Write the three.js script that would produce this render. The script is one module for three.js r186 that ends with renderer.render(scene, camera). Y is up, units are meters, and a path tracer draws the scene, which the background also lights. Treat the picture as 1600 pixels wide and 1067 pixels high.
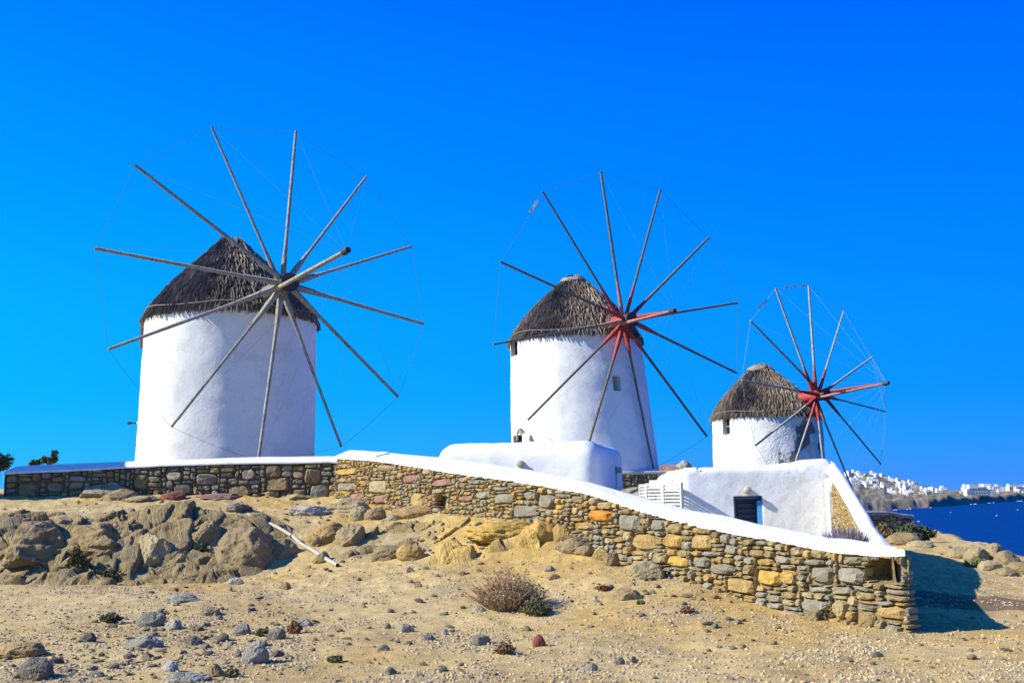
import * as THREE from 'three';
import { mergeGeometries } from 'three/addons/utils/BufferGeometryUtils.js';
import { RoundedBoxGeometry } from 'three/addons/geometries/RoundedBoxGeometry.js';
import { ImprovedNoise } from 'three/addons/math/ImprovedNoise.js';
import { Brush, Evaluator, SUBTRACTION } from 'three-bvh-csg';

// ---------------------------------------------------------------- camera, sky, sun, exposure
const scene = new THREE.Scene();
const F = 1570, EYE = 1.7, PITCH = Math.atan((768 - 533.5) / F), ROLL = -0.8 * Math.PI / 180;
const camera = new THREE.PerspectiveCamera(2 * Math.atan(533.5 / F) * 180 / Math.PI, 1024 / 682, 0.1, 60000);
camera.position.set(0, EYE, 0);
camera.rotation.set(PITCH, 0, ROLL, 'YXZ');
camera.updateMatrixWorld();
const EXPO = 1.5;
const SUN_EL = 35 * Math.PI / 180, SUN_AZ = 13 * Math.PI / 180;
const SUN = new THREE.Vector3(-Math.cos(SUN_EL) * Math.cos(SUN_AZ), Math.sin(SUN_EL), Math.cos(SUN_EL) * Math.sin(SUN_AZ));
const renderer = new THREE.WebGLRenderer({ antialias: true });
renderer.setSize(1024, 682);
renderer.toneMapping = THREE.LinearToneMapping;
renderer.toneMappingExposure = EXPO;
renderer.shadowMap.enabled = true;
{
  const W = 512, H = 256, a = new Float32Array(W * H * 4);
  // height in degrees -> red, green, blue of the clear sky, as seen
  const key = [[0, .060, .40, .97], [2.2, .022, .44, 1.0], [5, .004, .405, 1.0], [9, .002, .365, 1.0], [17, 0, .255, 1.0], [27, 0, .155, .99], [45, 0, .12, .88], [90, 0, .10, .78]];
  for (let j = 0; j < H; j++) for (let i = 0; i < W; i++) {
    const el = ((j + .5) / H - .5) * Math.PI, ph = ((i + .5) / W - .5) * 2 * Math.PI;
    const d = [Math.cos(el) * Math.cos(ph), Math.sin(el), Math.cos(el) * Math.sin(ph)];
    const e = Math.max(0, el * 180 / Math.PI); let k = 0; while (k < key.length - 2 && e > key[k + 1][0]) k++;
    const t = Math.min(1, (e - key[k][0]) / (key[k + 1][0] - key[k][0]));
    const c = d[0] * SUN.x + d[1] * SUN.y + d[2] * SUN.z, g = Math.acos(Math.min(1, c)) * 180 / Math.PI;
    const mie = .35 * Math.exp(-g / 9), side = Math.exp(.66 * (c - .02));
    for (let n = 0; n < 3; n++) {
      let v = key[k][n + 1] * (1 - t) + key[k + 1][n + 1] * t;
      if (n === 1) v *= side;
      a[(j * W + i) * 4 + n] = (v + mie) / EXPO;
    }
    a[(j * W + i) * 4 + 3] = 1;
  }
  const sky = new THREE.DataTexture(a, W, H, THREE.RGBAFormat, THREE.FloatType);
  sky.mapping = THREE.EquirectangularReflectionMapping; sky.magFilter = THREE.LinearFilter; sky.colorSpace = THREE.LinearSRGBColorSpace; sky.needsUpdate = true;
  scene.background = sky; scene.environment = sky;
}
const sun = new THREE.DirectionalLight(new THREE.Color().setRGB(1, .955, .85), 5);
sun.position.copy(SUN).multiplyScalar(80).add(new THREE.Vector3(0, 0, -25));
sun.target.position.set(0, 0, -25);
sun.castShadow = true; sun.shadow.mapSize.set(4096, 4096);
Object.assign(sun.shadow.camera, { left: -45, right: 45, top: 45, bottom: -45, near: 1, far: 220 });
scene.add(sun, sun.target);

// ---------------------------------------------------------------- helpers
let seed = 7;
const rnd = () => { seed |= 0; seed = seed + 0x6D2B79F5 | 0; let t = Math.imul(seed ^ seed >>> 15, 1 | seed); t = t + Math.imul(t ^ t >>> 7, 61 | t) ^ t; return ((t ^ t >>> 14) >>> 0) / 4294967296; };
const R = (a, b) => a + (b - a) * rnd();
const pick = (a) => a[Math.floor(rnd() * a.length)];
const V = (x, y, z) => new THREE.Vector3(x, y, z);
const clamp = (x, a = 0, b = 1) => Math.max(a, Math.min(b, x));
const smooth = (a, b, x) => { const t = clamp((x - a) / (b - a)); return t * t * (3 - 2 * t); };
const lerp = (a, b, t) => a + (b - a) * t;
const PN = new ImprovedNoise();
const N3 = (x, y, z = 0) => PN.noise(x + 31.7, y + 11.3, z + 5.1);
const fbm = (x, y, z = 0, o = 4) => { let s = 0, a = .5; for (let i = 0; i < o; i++) { s += a * N3(x, y, z + i * 7.7); x *= 2.03; y *= 2.03; z *= 2.03; a *= .5; } return s; };
const ridge = (x, y, z = 0, o = 4) => { let s = 0, a = .5; for (let i = 0; i < o; i++) { s += a * (1 - 2 * Math.abs(N3(x, y, z + i * 3.3))); x *= 2.1; y *= 2.1; z *= 2.1; a *= .5; } return s; };
const plin = (pts, x) => { if (x <= pts[0][0]) return pts[0][1]; for (let i = 1; i < pts.length; i++) if (x <= pts[i][0]) return lerp(pts[i - 1][1], pts[i][1], (x - pts[i - 1][0]) / (pts[i][0] - pts[i - 1][0])); return pts[pts.length - 1][1]; };
const rayDir = (px, py) => V((px - 800) / F, -(py - 533.5) / F, -1).applyQuaternion(camera.quaternion);
const at = (px, py, D) => { const d = rayDir(px, py); return camera.position.clone().addScaledVector(d, D / -d.z); };       // a sight line followed to a depth
const hitLine = (px, py, A, B) => {                                                                                         // ... to the upright plane over the ground line A-B
  const d = rayDir(px, py), ex = B[0] - A[0], ez = B[1] - A[1];
  const t = (A[0] * ez - A[1] * ex) / (d.x * ez - d.z * ex);
  return camera.position.clone().addScaledVector(d, t);
};
const taken = {};
function named(n) { taken[n] = (taken[n] ?? -1) + 1; return taken[n] ? n + '_' + String(taken[n]).padStart(3, '0') : n; }
function tag(o, label, category, group) { o.userData.label = label; if (category) o.userData.category = category; if (group) o.userData.group = group; return o; }
function thing(name, label, category, p, group) { const o = new THREE.Group(); o.name = named(name); if (p) o.position.copy(p); scene.add(o); return tag(o, label, category, group); }
function mesh(name, g, m, parent = scene, label) {
  const o = new THREE.Mesh(g, m); o.name = parent === scene ? named(name) : name; o.castShadow = o.receiveShadow = true; parent.add(o);
  if (label) o.userData.label = label; return o;
}
function struct(name, g, m, label) { const o = mesh(name, g, m); o.userData = { kind: 'structure', label }; return o; }
const C = (r, g, b) => new THREE.Color().setRGB(r, g, b);
const XF = (g, p, q, s) => g.applyMatrix4(new THREE.Matrix4().compose(p || V(0, 0, 0), q || new THREE.Quaternion(), s || V(1, 1, 1)));
function geo(pos, idx, uv, col) {
  const g = new THREE.BufferGeometry(); g.setAttribute('position', new THREE.Float32BufferAttribute(pos, 3));
  if (uv) g.setAttribute('uv', new THREE.Float32BufferAttribute(uv, 2)); if (col) g.setAttribute('color', new THREE.Float32BufferAttribute(col, 3));
  if (idx) g.setIndex(idx); g.computeVertexNormals(); return g;
}
function boxUV(g, s = 1) {                       // uv in metres from the side a face looks to
  g = g.index ? g.toNonIndexed() : g; const p = g.attributes.position, uv = new Float32Array(p.count * 2), ox = R(0, 5), oy = R(0, 5);
  for (let i = 0; i < p.count; i += 3) {
    const a = V().fromBufferAttribute(p, i), b = V().fromBufferAttribute(p, i + 1), c = V().fromBufferAttribute(p, i + 2);
    const n = b.clone().sub(a).cross(c.clone().sub(a)), ax = Math.abs(n.x), ay = Math.abs(n.y), az = Math.abs(n.z);
    [a, b, c].forEach((v, k) => { const [u, w] = ay > ax && ay > az ? [v.x, v.z] : ax > az ? [v.z, v.y] : [v.x, v.y]; uv[(i + k) * 2] = u * s + ox; uv[(i + k) * 2 + 1] = w * s + oy; });
  }
  g.setAttribute('uv', new THREE.BufferAttribute(uv, 2)); return g;
}
function displace(g, f) { const p = g.attributes.position; for (let i = 0; i < p.count; i++) { const v = V().fromBufferAttribute(p, i); f(v); p.setXYZ(i, v.x, v.y, v.z); } g.computeVertexNormals(); return g; }
function bar(a, b, r0, r1, n = 4, spin = Math.PI / 4, segs = 1) {
  const d = b.clone().sub(a), L = d.length(), g = new THREE.CylinderGeometry(r1, r0, L, n, segs); g.rotateY(spin); g.translate(0, L / 2, 0);
  return XF(g, a, new THREE.Quaternion().setFromUnitVectors(V(0, 1, 0), d.normalize()));
}
function rope(a, b, r, sag = 0, n = 6) {
  const p = []; for (let i = 0; i <= n; i++) { const t = i / n, v = a.clone().lerp(b, t); v.y -= sag * 4 * t * (1 - t); p.push(v); }
  return new THREE.TubeGeometry(new THREE.CatmullRomCurve3(p), n, r, 4);
}

// ---------------------------------------------------------------- textures (tileable noise)
const lat = (x, y, P, s) => { let h = Math.imul((x % P + P) % P, 374761393) + Math.imul((y % P + P) % P, 668265263) + Math.imul(s + 3, 1274126177) | 0; h = Math.imul(h ^ h >>> 13, 1274126177); h = Math.imul(h ^ h >>> 15, 2246822519); return ((h ^ h >>> 16) >>> 0) / 4294967296; };
function pn(u, v, P, s) { const x = u * P, y = v * P, i = Math.floor(x), j = Math.floor(y), a = x - i, b = y - j, f = a * a * (3 - 2 * a), g = b * b * (3 - 2 * b); return lerp(lerp(lat(i, j, P, s), lat(i + 1, j, P, s), f), lerp(lat(i, j + 1, P, s), lat(i + 1, j + 1, P, s), f), g); }
const pf = (u, v, P, s, o = 4) => { let t = 0, a = .5, n = 0; for (let k = 0; k < o; k++) { t += a * pn(u, v, P << k, s + k); n += a; a *= .5; } return t / n; };
function tex(S, f, rep = 1, srgb = true) {
  const a = new Uint8Array(S * S * 4);
  for (let j = 0; j < S; j++) for (let i = 0; i < S; i++) { const c = f(i / S, j / S, i, j), k = (j * S + i) * 4; for (let n = 0; n < 3; n++) { let v = clamp(Array.isArray(c) ? c[n] : c); if (srgb) v = v < .0031308 ? v * 12.92 : 1.055 * v ** (1 / 2.4) - .055; a[k + n] = v * 255; } a[k + 3] = 255; }
  const t = new THREE.DataTexture(a, S, S); t.wrapS = t.wrapT = THREE.RepeatWrapping; t.magFilter = THREE.LinearFilter; t.minFilter = THREE.LinearMipmapLinearFilter; t.generateMipmaps = true;
  if (srgb) t.colorSpace = THREE.SRGBColorSpace; t.repeat.set(rep, rep); t.needsUpdate = true; return t;
}
// little grains: cells each with a dot of its own size, height and tone

function cells(u, v, P, s) { const x = u * P, y = v * P, i = Math.floor(x), j = Math.floor(y); let best = 9, id = 0; for (let a = -1; a < 2; a++) for (let b = -1; b < 2; b++) { const q = lat(i + a, j + b, P, s), w = lat(i + a, j + b, P, s + 9), dx = i + a + .15 + .7 * q - x, dy = j + b + .15 + .7 * w - y, d = Math.hypot(dx, dy) / (.15 + .5 * lat(i + a, j + b, P, s + 17)); if (d < best) { best = d; id = lat(i + a, j + b, P, s + 23); } } return [best, id]; }
const sandTex = tex(768, (u, v) => {
  let b = .66 + .22 * (pf(u, v, 12, 3, 5) - .5) * 2; const c = [b, b, b];
  for (const [P, s, th, k] of [[230, 1, .8, .42], [110, 2, .6, .42]]) { const [d, id] = cells(u, v, P, s); if (d < th && id > .3) { const t = (id - .64) * k * 4, h = (id * 37) % 1; c[0] += t; c[1] += t * (.9 + .2 * h); c[2] += t * (.9 + .7 * h); } }
  return c;
}, 1 / 1.7);
const sandBump = tex(768, (u, v) => { let h = .35 * pf(u, v, 14, 3, 5); for (const [P, s] of [[230, 1], [110, 2]]) { const [d, id] = cells(u, v, P, s); if (id > .3) h += .3 * clamp(1 - d * d); } return h; }, 1 / 1.7, false);
const stoneTex = tex(512, (u, v) => { const m = pf(u, v, 6, 11, 6), l = pf(u, v, 18, 15, 3), w = pn(u, v, 170, 4); let b = .62 + .5 * (m - .5) + .22 * (w - .5); const k = smooth(.62, .7, l) * .22; return [b + k * .3, b + k * .1, b * .98 - k * .25]; }, 1 / .9);
const stoneBump = tex(512, (u, v) => .55 * pf(u, v, 10, 21, 6) + .25 * pn(u, v, 150, 5) - .5 * smooth(.06, 0, Math.abs(pf(u, v, 7, 31, 4) - .5)), 1 / .9, false);
const plasterTex = tex(768, (u, v) => { const m = pf(u, v, 5, 41, 5), st = smooth(.60, .63, pf(u, v, 7, 51, 5)), pa = smooth(.585, .595, pf(u, v, 4, 57, 5)), ck = smooth(.007, .002, Math.abs(pf(u, v, 5, 59, 4) - .5)) * smooth(.5, .58, pf(u, v, 6, 63, 3)), sp = smooth(.74, .8, pn(u, v, 120, 64)); const b = .93 + .09 * (m - .5) - .055 * st + .035 * pa - .22 * ck - .07 * sp; return [b, b - .008 * st - .006 * sp, b - .028 * st - .02 * sp]; }, 1 / 3.1);
const plasterBump = tex(512, (u, v) => .5 * pf(u, v, 9, 61, 5) + .35 * pf(u, v * 1, 40, 66, 3) + .15 * pn(u, v, 190, 71), 1 / 3.1, false);
const woodTex = tex(256, (u, v) => { const g = pf(u, v * .25, 32, 81, 4), k = pn(u, v, 48, 85); const b = .55 + .7 * (g - .5) + .15 * (k - .5); return [b * 1.0, b * .97, b * .93]; }, 1);
const seaBump = tex(512, (u, v) => .6 * pf(u + .05 * pn(u, v, 8, 2), v * 2, 14, 91, 5) + .4 * pf(u, v * 2, 60, 95, 3), 1, false);

// ---------------------------------------------------------------- materials
const M = (o) => new THREE.MeshStandardMaterial({ roughness: .92, ...o });
const mPlaster = M({ color: C(.775, .765, .735), map: plasterTex, bumpMap: plasterBump, bumpScale: .011 });
const mPlasterRough = M({ color: C(.775, .765, .735), map: plasterTex, bumpMap: plasterBump, bumpScale: .022 });
const mGround = M({ color: C(1, 1, 1), vertexColors: true, map: sandTex, bumpMap: sandBump, bumpScale: .018, roughness: 1 });
const mRubble = M({ vertexColors: true, map: stoneTex, bumpMap: stoneBump, bumpScale: .02 });
const mDark = M({ color: C(.012, .011, .012) });
const stoneM = (r, g, b, bump = .022) => M({ color: C(r, g, b), map: stoneTex, bumpMap: stoneBump, bumpScale: bump });
const FAM = {   // families of wall stone, base colours
  ochre: [[.58, .37, .12], [.52, .34, .13], [.64, .43, .16]], tan: [[.52, .40, .20], [.58, .46, .25], [.46, .345, .165]], grey: [[.42, .365, .26], [.36, .32, .235], [.46, .41, .31]],
  slate: [[.38, .335, .25], [.43, .385, .295]], pink: [[.52, .30, .20], [.46, .25, .19]], dark: [[.20, .17, .125], [.25, .215, .16]], brown: [[.40, .29, .14], [.43, .30, .13]], orange: [[.78, .32, .04]], gold: [[.74, .46, .10], [.68, .43, .12]], red: [[.34, .10, .07]], pale: [[.62, .56, .45]],
};
const FM = Object.fromEntries(Object.entries(FAM).map(([k, a]) => [k, a.map((c) => stoneM(...c))]));
const mWoodGrey = M({ color: C(.30, .27, .23), map: woodTex }), mWoodPale = M({ color: C(.62, .55, .43), map: woodTex });
const mSpoke1 = M({ color: C(.50, .475, .42), map: woodTex }), mSpoke2 = M({ color: C(.24, .21, .18), map: woodTex }), mSpoke3 = M({ color: C(.66, .60, .52), map: woodTex });
const mRed = M({ color: C(.62, .07, .06), map: woodTex, roughness: .7 }), mRedPale = M({ color: C(.72, .30, .24), map: woodTex, roughness: .7 });
const mRope = M({ color: C(.10, .10, .11) }), mRopePale = M({ color: C(.33, .34, .36) });
const mIron = M({ color: C(.05, .05, .05), roughness: .6, metalness: .4 });

// ---------------------------------------------------------------- ground
const gl = (px, py, D) => { const p = at(px, py, D); return [p.x, p.z]; };
const RW = { L: gl(523, 770, 25), R: gl(1430, 985, 11.55) };                 // ground line of the long retaining wall
const RWlen = Math.hypot(RW.R[0] - RW.L[0], RW.R[1] - RW.L[1]), RWd = [(RW.R[0] - RW.L[0]) / RWlen, (RW.R[1] - RW.L[1]) / RWlen], RWn = [-RWd[1], RWd[0]];
const LW = { L: gl(7, 765, 25.2), R: gl(531, 765, 25.5) };                  // the low wall before the big mill
const WG = { A: [RW.R[0] - .03, -11.72], B: gl(1311, 735, 20.6) };                    // wing wall from the end of the retaining wall up to the low house
const onRW = (px, py) => hitLine(px, py, RW.L, RW.R);
const ctrl = [];
const cp = (px, py, D) => { const p = at(px, py, D); ctrl.push([p.x, -p.z, p.y]); };
for (const px of [-200, 150, 500, 900, 1250, 1600]) cp(px, 1067 + (800 - px) * .008 * 0 + 4, 8.75);
for (const [px, py, D] of [[0, 980, 12.4], [400, 980, 12.5], [800, 982, 12.45], [1150, 990, 11.9], [0, 915, 16.6], [300, 912, 16.8], [560, 915, 16],
  [-60, 892, 19.2], [100, 893, 19.2], [250, 891, 19.2], [400, 890, 19.0], [480, 884, 18.6],
  [-60, 822, 20.3], [100, 820, 20.3], [230, 820, 20.3], [330, 822, 20.3], [430, 833, 20.3], [500, 845, 20], [0, 800, 22.4], [200, 798, 22.6], [390, 798, 22.8], [0, 778, 24.9], [200, 776, 25], [400, 777, 25.1], [510, 783, 24.8],
  [600, 803, 21.9], [600, 850, 19.3], [600, 885, 17.6], [700, 822, 19.4], [700, 862, 17.8], [700, 900, 16], [800, 842, 17.2], [800, 872, 16.6], [800, 925, 14.7], [900, 882, 15.6], [900, 925, 14.3], [1000, 925, 14.0], [1000, 960, 12.9], [1100, 955, 12.9],
  [1520, 985, 11.75], [1600, 940, 14.6], [1500, 915, 17.0], [1500, 888, 20.6], [1420, 862, 26], [1560, 880, 22.5]]) cp(px, py, D);
const RWbase = [[525, 779], [600, 793], [690, 803], [740, 808], [800, 815], [850, 823], [900, 850], [950, 868], [1000, 885], [1100, 917], [1200, 946], [1300, 968], [1400, 987], [1440, 991]];
for (const [px, py] of RWbase) { const p = onRW(px, py + 2); ctrl.push([p.x + RWn[0] * .15, -p.z - RWn[1] * .15, p.y]); }
const tps = (() => {
  const n = ctrl.length, m = n + 3, A = Array.from({ length: m }, () => new Float64Array(m + 1)), U = (d2) => d2 > 1e-9 ? .5 * d2 * Math.log(d2) : 0;
  for (let i = 0; i < n; i++) { for (let j = 0; j < n; j++) A[i][j] = U((ctrl[i][0] - ctrl[j][0]) ** 2 + (ctrl[i][1] - ctrl[j][1]) ** 2); A[i][i] += .02; A[i][n] = A[n][i] = 1; A[i][n + 1] = A[n + 1][i] = ctrl[i][0]; A[i][n + 2] = A[n + 2][i] = ctrl[i][1]; A[i][m] = ctrl[i][2]; }
  for (let i = 0; i < m; i++) { let p = i; for (let r = i + 1; r < m; r++) if (Math.abs(A[r][i]) > Math.abs(A[p][i])) p = r; [A[i], A[p]] = [A[p], A[i]]; for (let r = i + 1; r < m; r++) { const f = A[r][i] / A[i][i]; if (f) for (let c = i; c <= m; c++) A[r][c] -= f * A[i][c]; } }
  const w = new Float64Array(m); for (let i = m - 1; i >= 0; i--) { let s = A[i][m]; for (let c = i + 1; c < m; c++) s -= A[i][c] * w[c]; w[i] = s / A[i][i]; }
  const raw = (x, D) => { let s = w[n] + w[n + 1] * x + w[n + 2] * D; for (let i = 0; i < n; i++) s += w[i] * U((x - ctrl[i][0]) ** 2 + (D - ctrl[i][1]) ** 2); return s; };
  const q = .12, nx = Math.ceil(24 / q) + 2, nd = Math.ceil(17.5 / q) + 2, G = new Float32Array(nx * nd); for (let j = 0; j < nd; j++) for (let i = 0; i < nx; i++) G[j * nx + i] = raw(-14.1 + i * q, 7.9 + j * q);
  return (x, D) => { const u = (x + 14.1) / q, v = (D - 7.9) / q, i = Math.floor(u), j = Math.floor(v), a = u - i, b = v - j, k = j * nx + i; return lerp(lerp(G[k], G[k + 1], a), lerp(G[k + nx], G[k + nx + 1], a), b); };
})();
const inPoly = (x, y, P) => { let c = false; for (let i = 0, j = P.length - 1; i < P.length; j = i++) if ((P[i][1] > y) !== (P[j][1] > y) && x < (P[j][0] - P[i][0]) * (y - P[i][1]) / (P[j][1] - P[i][1]) + P[i][0]) c = !c; return c; };
const TERRACE = [[LW.L[0] + .1, 25.5], [RW.L[0], 25.75], [RW.L[0] + .15, 25.3], [RW.R[0] - .2, 11.95], [WG.B[0] - .1, 20.7], [7.2, 26], [9.4, 34], [14.2, 46], [15, 60], [-14, 60]];
const edgeX = (D) => D > 21 ? 10.6 + .27 * (D - 21) : 10.6 + .5 * (21 - D);
const outcrop = (x, D) => {                                             // where bedrock shows, 0..1
  const n = .9 * fbm(x * .7, D * .7, 3, 3);
  const scarp = smooth(.0, .5, Math.min(D - 18.55, 20.75 - D) + .5 + n) * smooth(-4.0, -5.2, x + n * .8);
  const mid = smooth(1.5, .7, Math.hypot((x + 2.2) / 1.5, (D - 19.2) / .8) + n * 1.3), led = smooth(1.25, .75, Math.hypot((x - .2) / 1.6, (D - 17.3) / .55) + n);
  return Math.max(scarp, mid * .9, led);
};
function ground(x, z, fine = true) {
  const D = -z; let h;
  if (inPoly(x, D, TERRACE)) h = lerp(2.2, .2 + .95 * smooth(19.5, 25, D), smooth(-2.2, .8, x) * smooth(37.5, 36.2, D)) + .03 * fbm(x * .5, D * .5);
  else {
    h = tps(clamp(x, -14, 9.5), clamp(D, 8, 25.3));
    if (D > 25.3 && x < -11) h += .25 * smooth(25, 40, D);
    if (fine) {
      h += .07 * fbm(x * .9, D * .9, 1, 3) + (.03 + .05 * smooth(14, 17, D)) * fbm(x * 2.7, D * 3.1, 2, 4) * (D < 40 ? 1 : 0) + .05 * smooth(13.5, 16, D) * smooth(22, 20, D) * Math.min(0, ridge(x * .8 + D * .3, D * .5, 21, 3) - .1);
    }
  }
  const e = x - edgeX(D) + .8 * fbm(x * .4, D * .4, 8, 3); if (D > -40) h -= 14 * smooth(0, 12, e) + .25 * smooth(0, 1, e);
  const far = Math.max(D - 62, Math.hypot(x, D) - 150, (-x) - 75); h -= 18 * smooth(0, 22, far);
  return h;
}
{
  const th = [], rr = []; const a0 = 31 * Math.PI / 180;
  for (let i = 0; i <= 720; i++) th.push(-a0 + 2 * a0 * i / 720);
  for (let t = a0 + .06; t < 2 * Math.PI - a0 - .03; t += .07) th.push(t);
  for (let r = .4; r < 6; r *= 1.18) rr.push(r); for (let r = 6.2; r < 32; r *= 1.0062) rr.push(r); for (let r = 32.4; r < 60; r *= 1.02) rr.push(r); for (let r = 61; r < 260; r *= 1.06) rr.push(r);
  const nT = th.length, pos = [], uv = [], col = [], idx = [];
  const base = [.78, .54, .19], ochre = [.76, .47, .115], pale = [.82, .60, .26], gravel = [.60, .46, .235], rock = [.46, .36, .20], rockD = [.30, .24, .15], wet = [.25, .145, .07], earth = [.55, .36, .125], paved = [.40, .32, .19], yard = [.8, .76, .68];
  const mix = (c, d, t) => c.map((v, i) => v + (d[i] - v) * t);
  for (const r of rr) for (const t of th) {
    const x = r * Math.sin(t), z = -r * Math.cos(t), D = -z, y = ground(x, z, r < 70);
    pos.push(x, y, z); uv.push(x, z);
    let c = mix(base, pale, clamp(.5 + 1.6 * fbm(x * .35, D * .35, 20, 3)));
    c = mix(c, ochre, .75 * smooth(.05, .35, fbm(x * .5, D * .5, 30, 4) + .3 * smooth(3, 0, Math.abs((x - RW.L[0]) * RWn[0] + (z - RW.L[1]) * RWn[1]))));
    c = mix(c, gravel, .6 * smooth(.0, .3, fbm(x * .8, D * .8, 40, 4) - .1 * (D - 12) / 6));
    c = mix(c, earth, .55 * smooth(.06, .26, fbm(x * .6 + 9, D * .6, 90, 5)) + .25 * smooth(.1, .25, fbm(x * 2.2, D * 2.2, 95, 3)));
    const o = outcrop(x, D) * (D < 26 ? 1 : 0); if (o > 0) c = mix(c, x > -1.5 ? ochre : rock, o * .7);
    if (x > 4 && D > 10 && D < 30) { const n = .5 * fbm(x * 1.1, D * 1.1, 60, 4), k = smooth(.25, .1, Math.abs(D - 14.1 - .06 * (x - 6) + n) - .62); c = mix(c, wet, k * .95); }
    if (inPoly(x, D, TERRACE)) c = x > .6 && D < 36.3 ? yard : mix(paved, pale, clamp(.3 + fbm(x, D, 70, 3)));
    if (y < -.6) c = mix(c, rock, smooth(-.6, -1.5, y));
    const v = 1 + .18 * fbm(x * 6, D * 6, 80, 2); col.push(...c.map((q) => q * v));
  }
  for (let j = 0; j < rr.length - 1; j++) for (let i = 0; i < nT; i++) { const k = (i + 1) % nT, a = j * nT + i, b = j * nT + k, c = a + nT, d = b + nT; idx.push(a, b, c, b, d, c); }
  const c0 = pos.length / 3; pos.push(0, ground(0, 0), 0); uv.push(0, 0); col.push(...base); for (let i = 0; i < nT; i++) idx.push(c0, (i + 1) % nT, i);
  struct('ground', geo(pos, idx, uv, col), mGround, 'sandy yellow ground with bare bedrock rising to the walls');
}
const groundHit = (px, py) => { const d = rayDir(px, py); const p = V(); const below = (D) => { p.copy(camera.position).addScaledVector(d, D / -d.z); return p.y < ground(p.x, p.z); }; for (let D = 6; D < 60; D *= 1.02) if (below(D)) { let a = D / 1.02, b = D; for (let k = 0; k < 8; k++) { const m = (a + b) / 2; if (below(m)) b = m; else a = m; } return p.copy(camera.position).addScaledVector(d, a / -d.z).clone(); } return p; };

// bare bedrock: tilted, cracked blocks on two scales
const slabs = (x, y, P, sd) => { let b = [9, 9], id = null; const i = Math.floor(x / P), j = Math.floor(y / P); for (let a = -1; a < 2; a++) for (let c = -1; c < 2; c++) { const u = (i + a + .1 + .8 * lat(i + a, j + c, 9973, sd)) * P, w = (j + c + .1 + .8 * lat(i + a, j + c, 9973, sd + 5)) * P, d = Math.hypot(x - u, (y - w) * 1.25); if (d < b[0]) { b = [d, b[0]]; id = [u, w, lat(i + a, j + c, 9973, sd + 11), lat(i + a, j + c, 9973, sd + 17)]; } else if (d < b[1]) b[1] = d; } return [(id[2] - .5) * .5 * P + (x - id[0]) * (id[3] * .9 - .25) + (y - id[1]) * (id[2] * 1.1 - .5), b[1] - b[0]]; };
const bedrock = (x, D) => { const wx = x + .16 * fbm(x * 2, D * 2, 3, 3), wy = D + .16 * fbm(x * 2, D * 2, 13, 3), X = wx * .9 + wy * .43, Y = wy * .9 - wx * .43; const [h1, e1] = slabs(X, Y, .95, 2), [h2, e2] = slabs(X, Y, .36, 9); return .62 * h1 + .5 * h2 - .14 * smooth(.10, 0, e1) - .05 * smooth(.05, 0, e2) + .05 * fbm(x * 4, D * 4, 5, 4); };
{
  const pos = [], uv = [], idx = [], nx = 560, nd = 170, x0 = -14.5, x1 = 2, d0 = 16.3, d1 = 21.4, col = [];
  for (let j = 0; j <= nd; j++) for (let i = 0; i <= nx; i++) { const x = lerp(x0, x1, i / nx), D = lerp(d0, d1, j / nd), o = outcrop(x, D), b = bedrock(x, D), y = ground(x, -D) - .16 + o * (.24 + .9 * (b < .12 ? b : .12 + .35 * (b - .12))) - .25 * smooth(.2, 0, o); pos.push(x + .1 * o * N3(x * 3, y * 3, 1), y, -D + o * .25 * b); uv.push(x + y * .4, -D + y);
    const t = smooth(-2.6, -1.2, x + .5 * N3(x, D)), n = fbm(x * 1.4, D * 1.4, 6, 4), k = .9 + .5 * fbm(x * 5, D * 5, 8, 3), c = [lerp(.44, .80, t), lerp(.315, .53, t), lerp(.13, .15, t)], g = [.32, .25, .145], m = smooth(.05, .3, n) * (1 - t * .6); col.push(...c.map((v, q) => lerp(v, g[q], m) * k)); }
  for (let j = 0; j < nd; j++) for (let i = 0; i < nx; i++) { const a = j * (nx + 1) + i, b = a + 1, c = a + nx + 1, d = c + 1; const o = (q) => pos[q * 3 + 1] > ground(pos[q * 3], pos[q * 3 + 2]) - .2; if (o(a) || o(d)) idx.push(a, b, c, b, d, c); }
  struct('bedrock', geo(pos, idx, uv, col), M({ vertexColors: true, map: stoneTex, bumpMap: stoneBump, bumpScale: .04 }), 'bare cracked bedrock of the outcrop and of the ledge under the wall');
}

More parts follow.
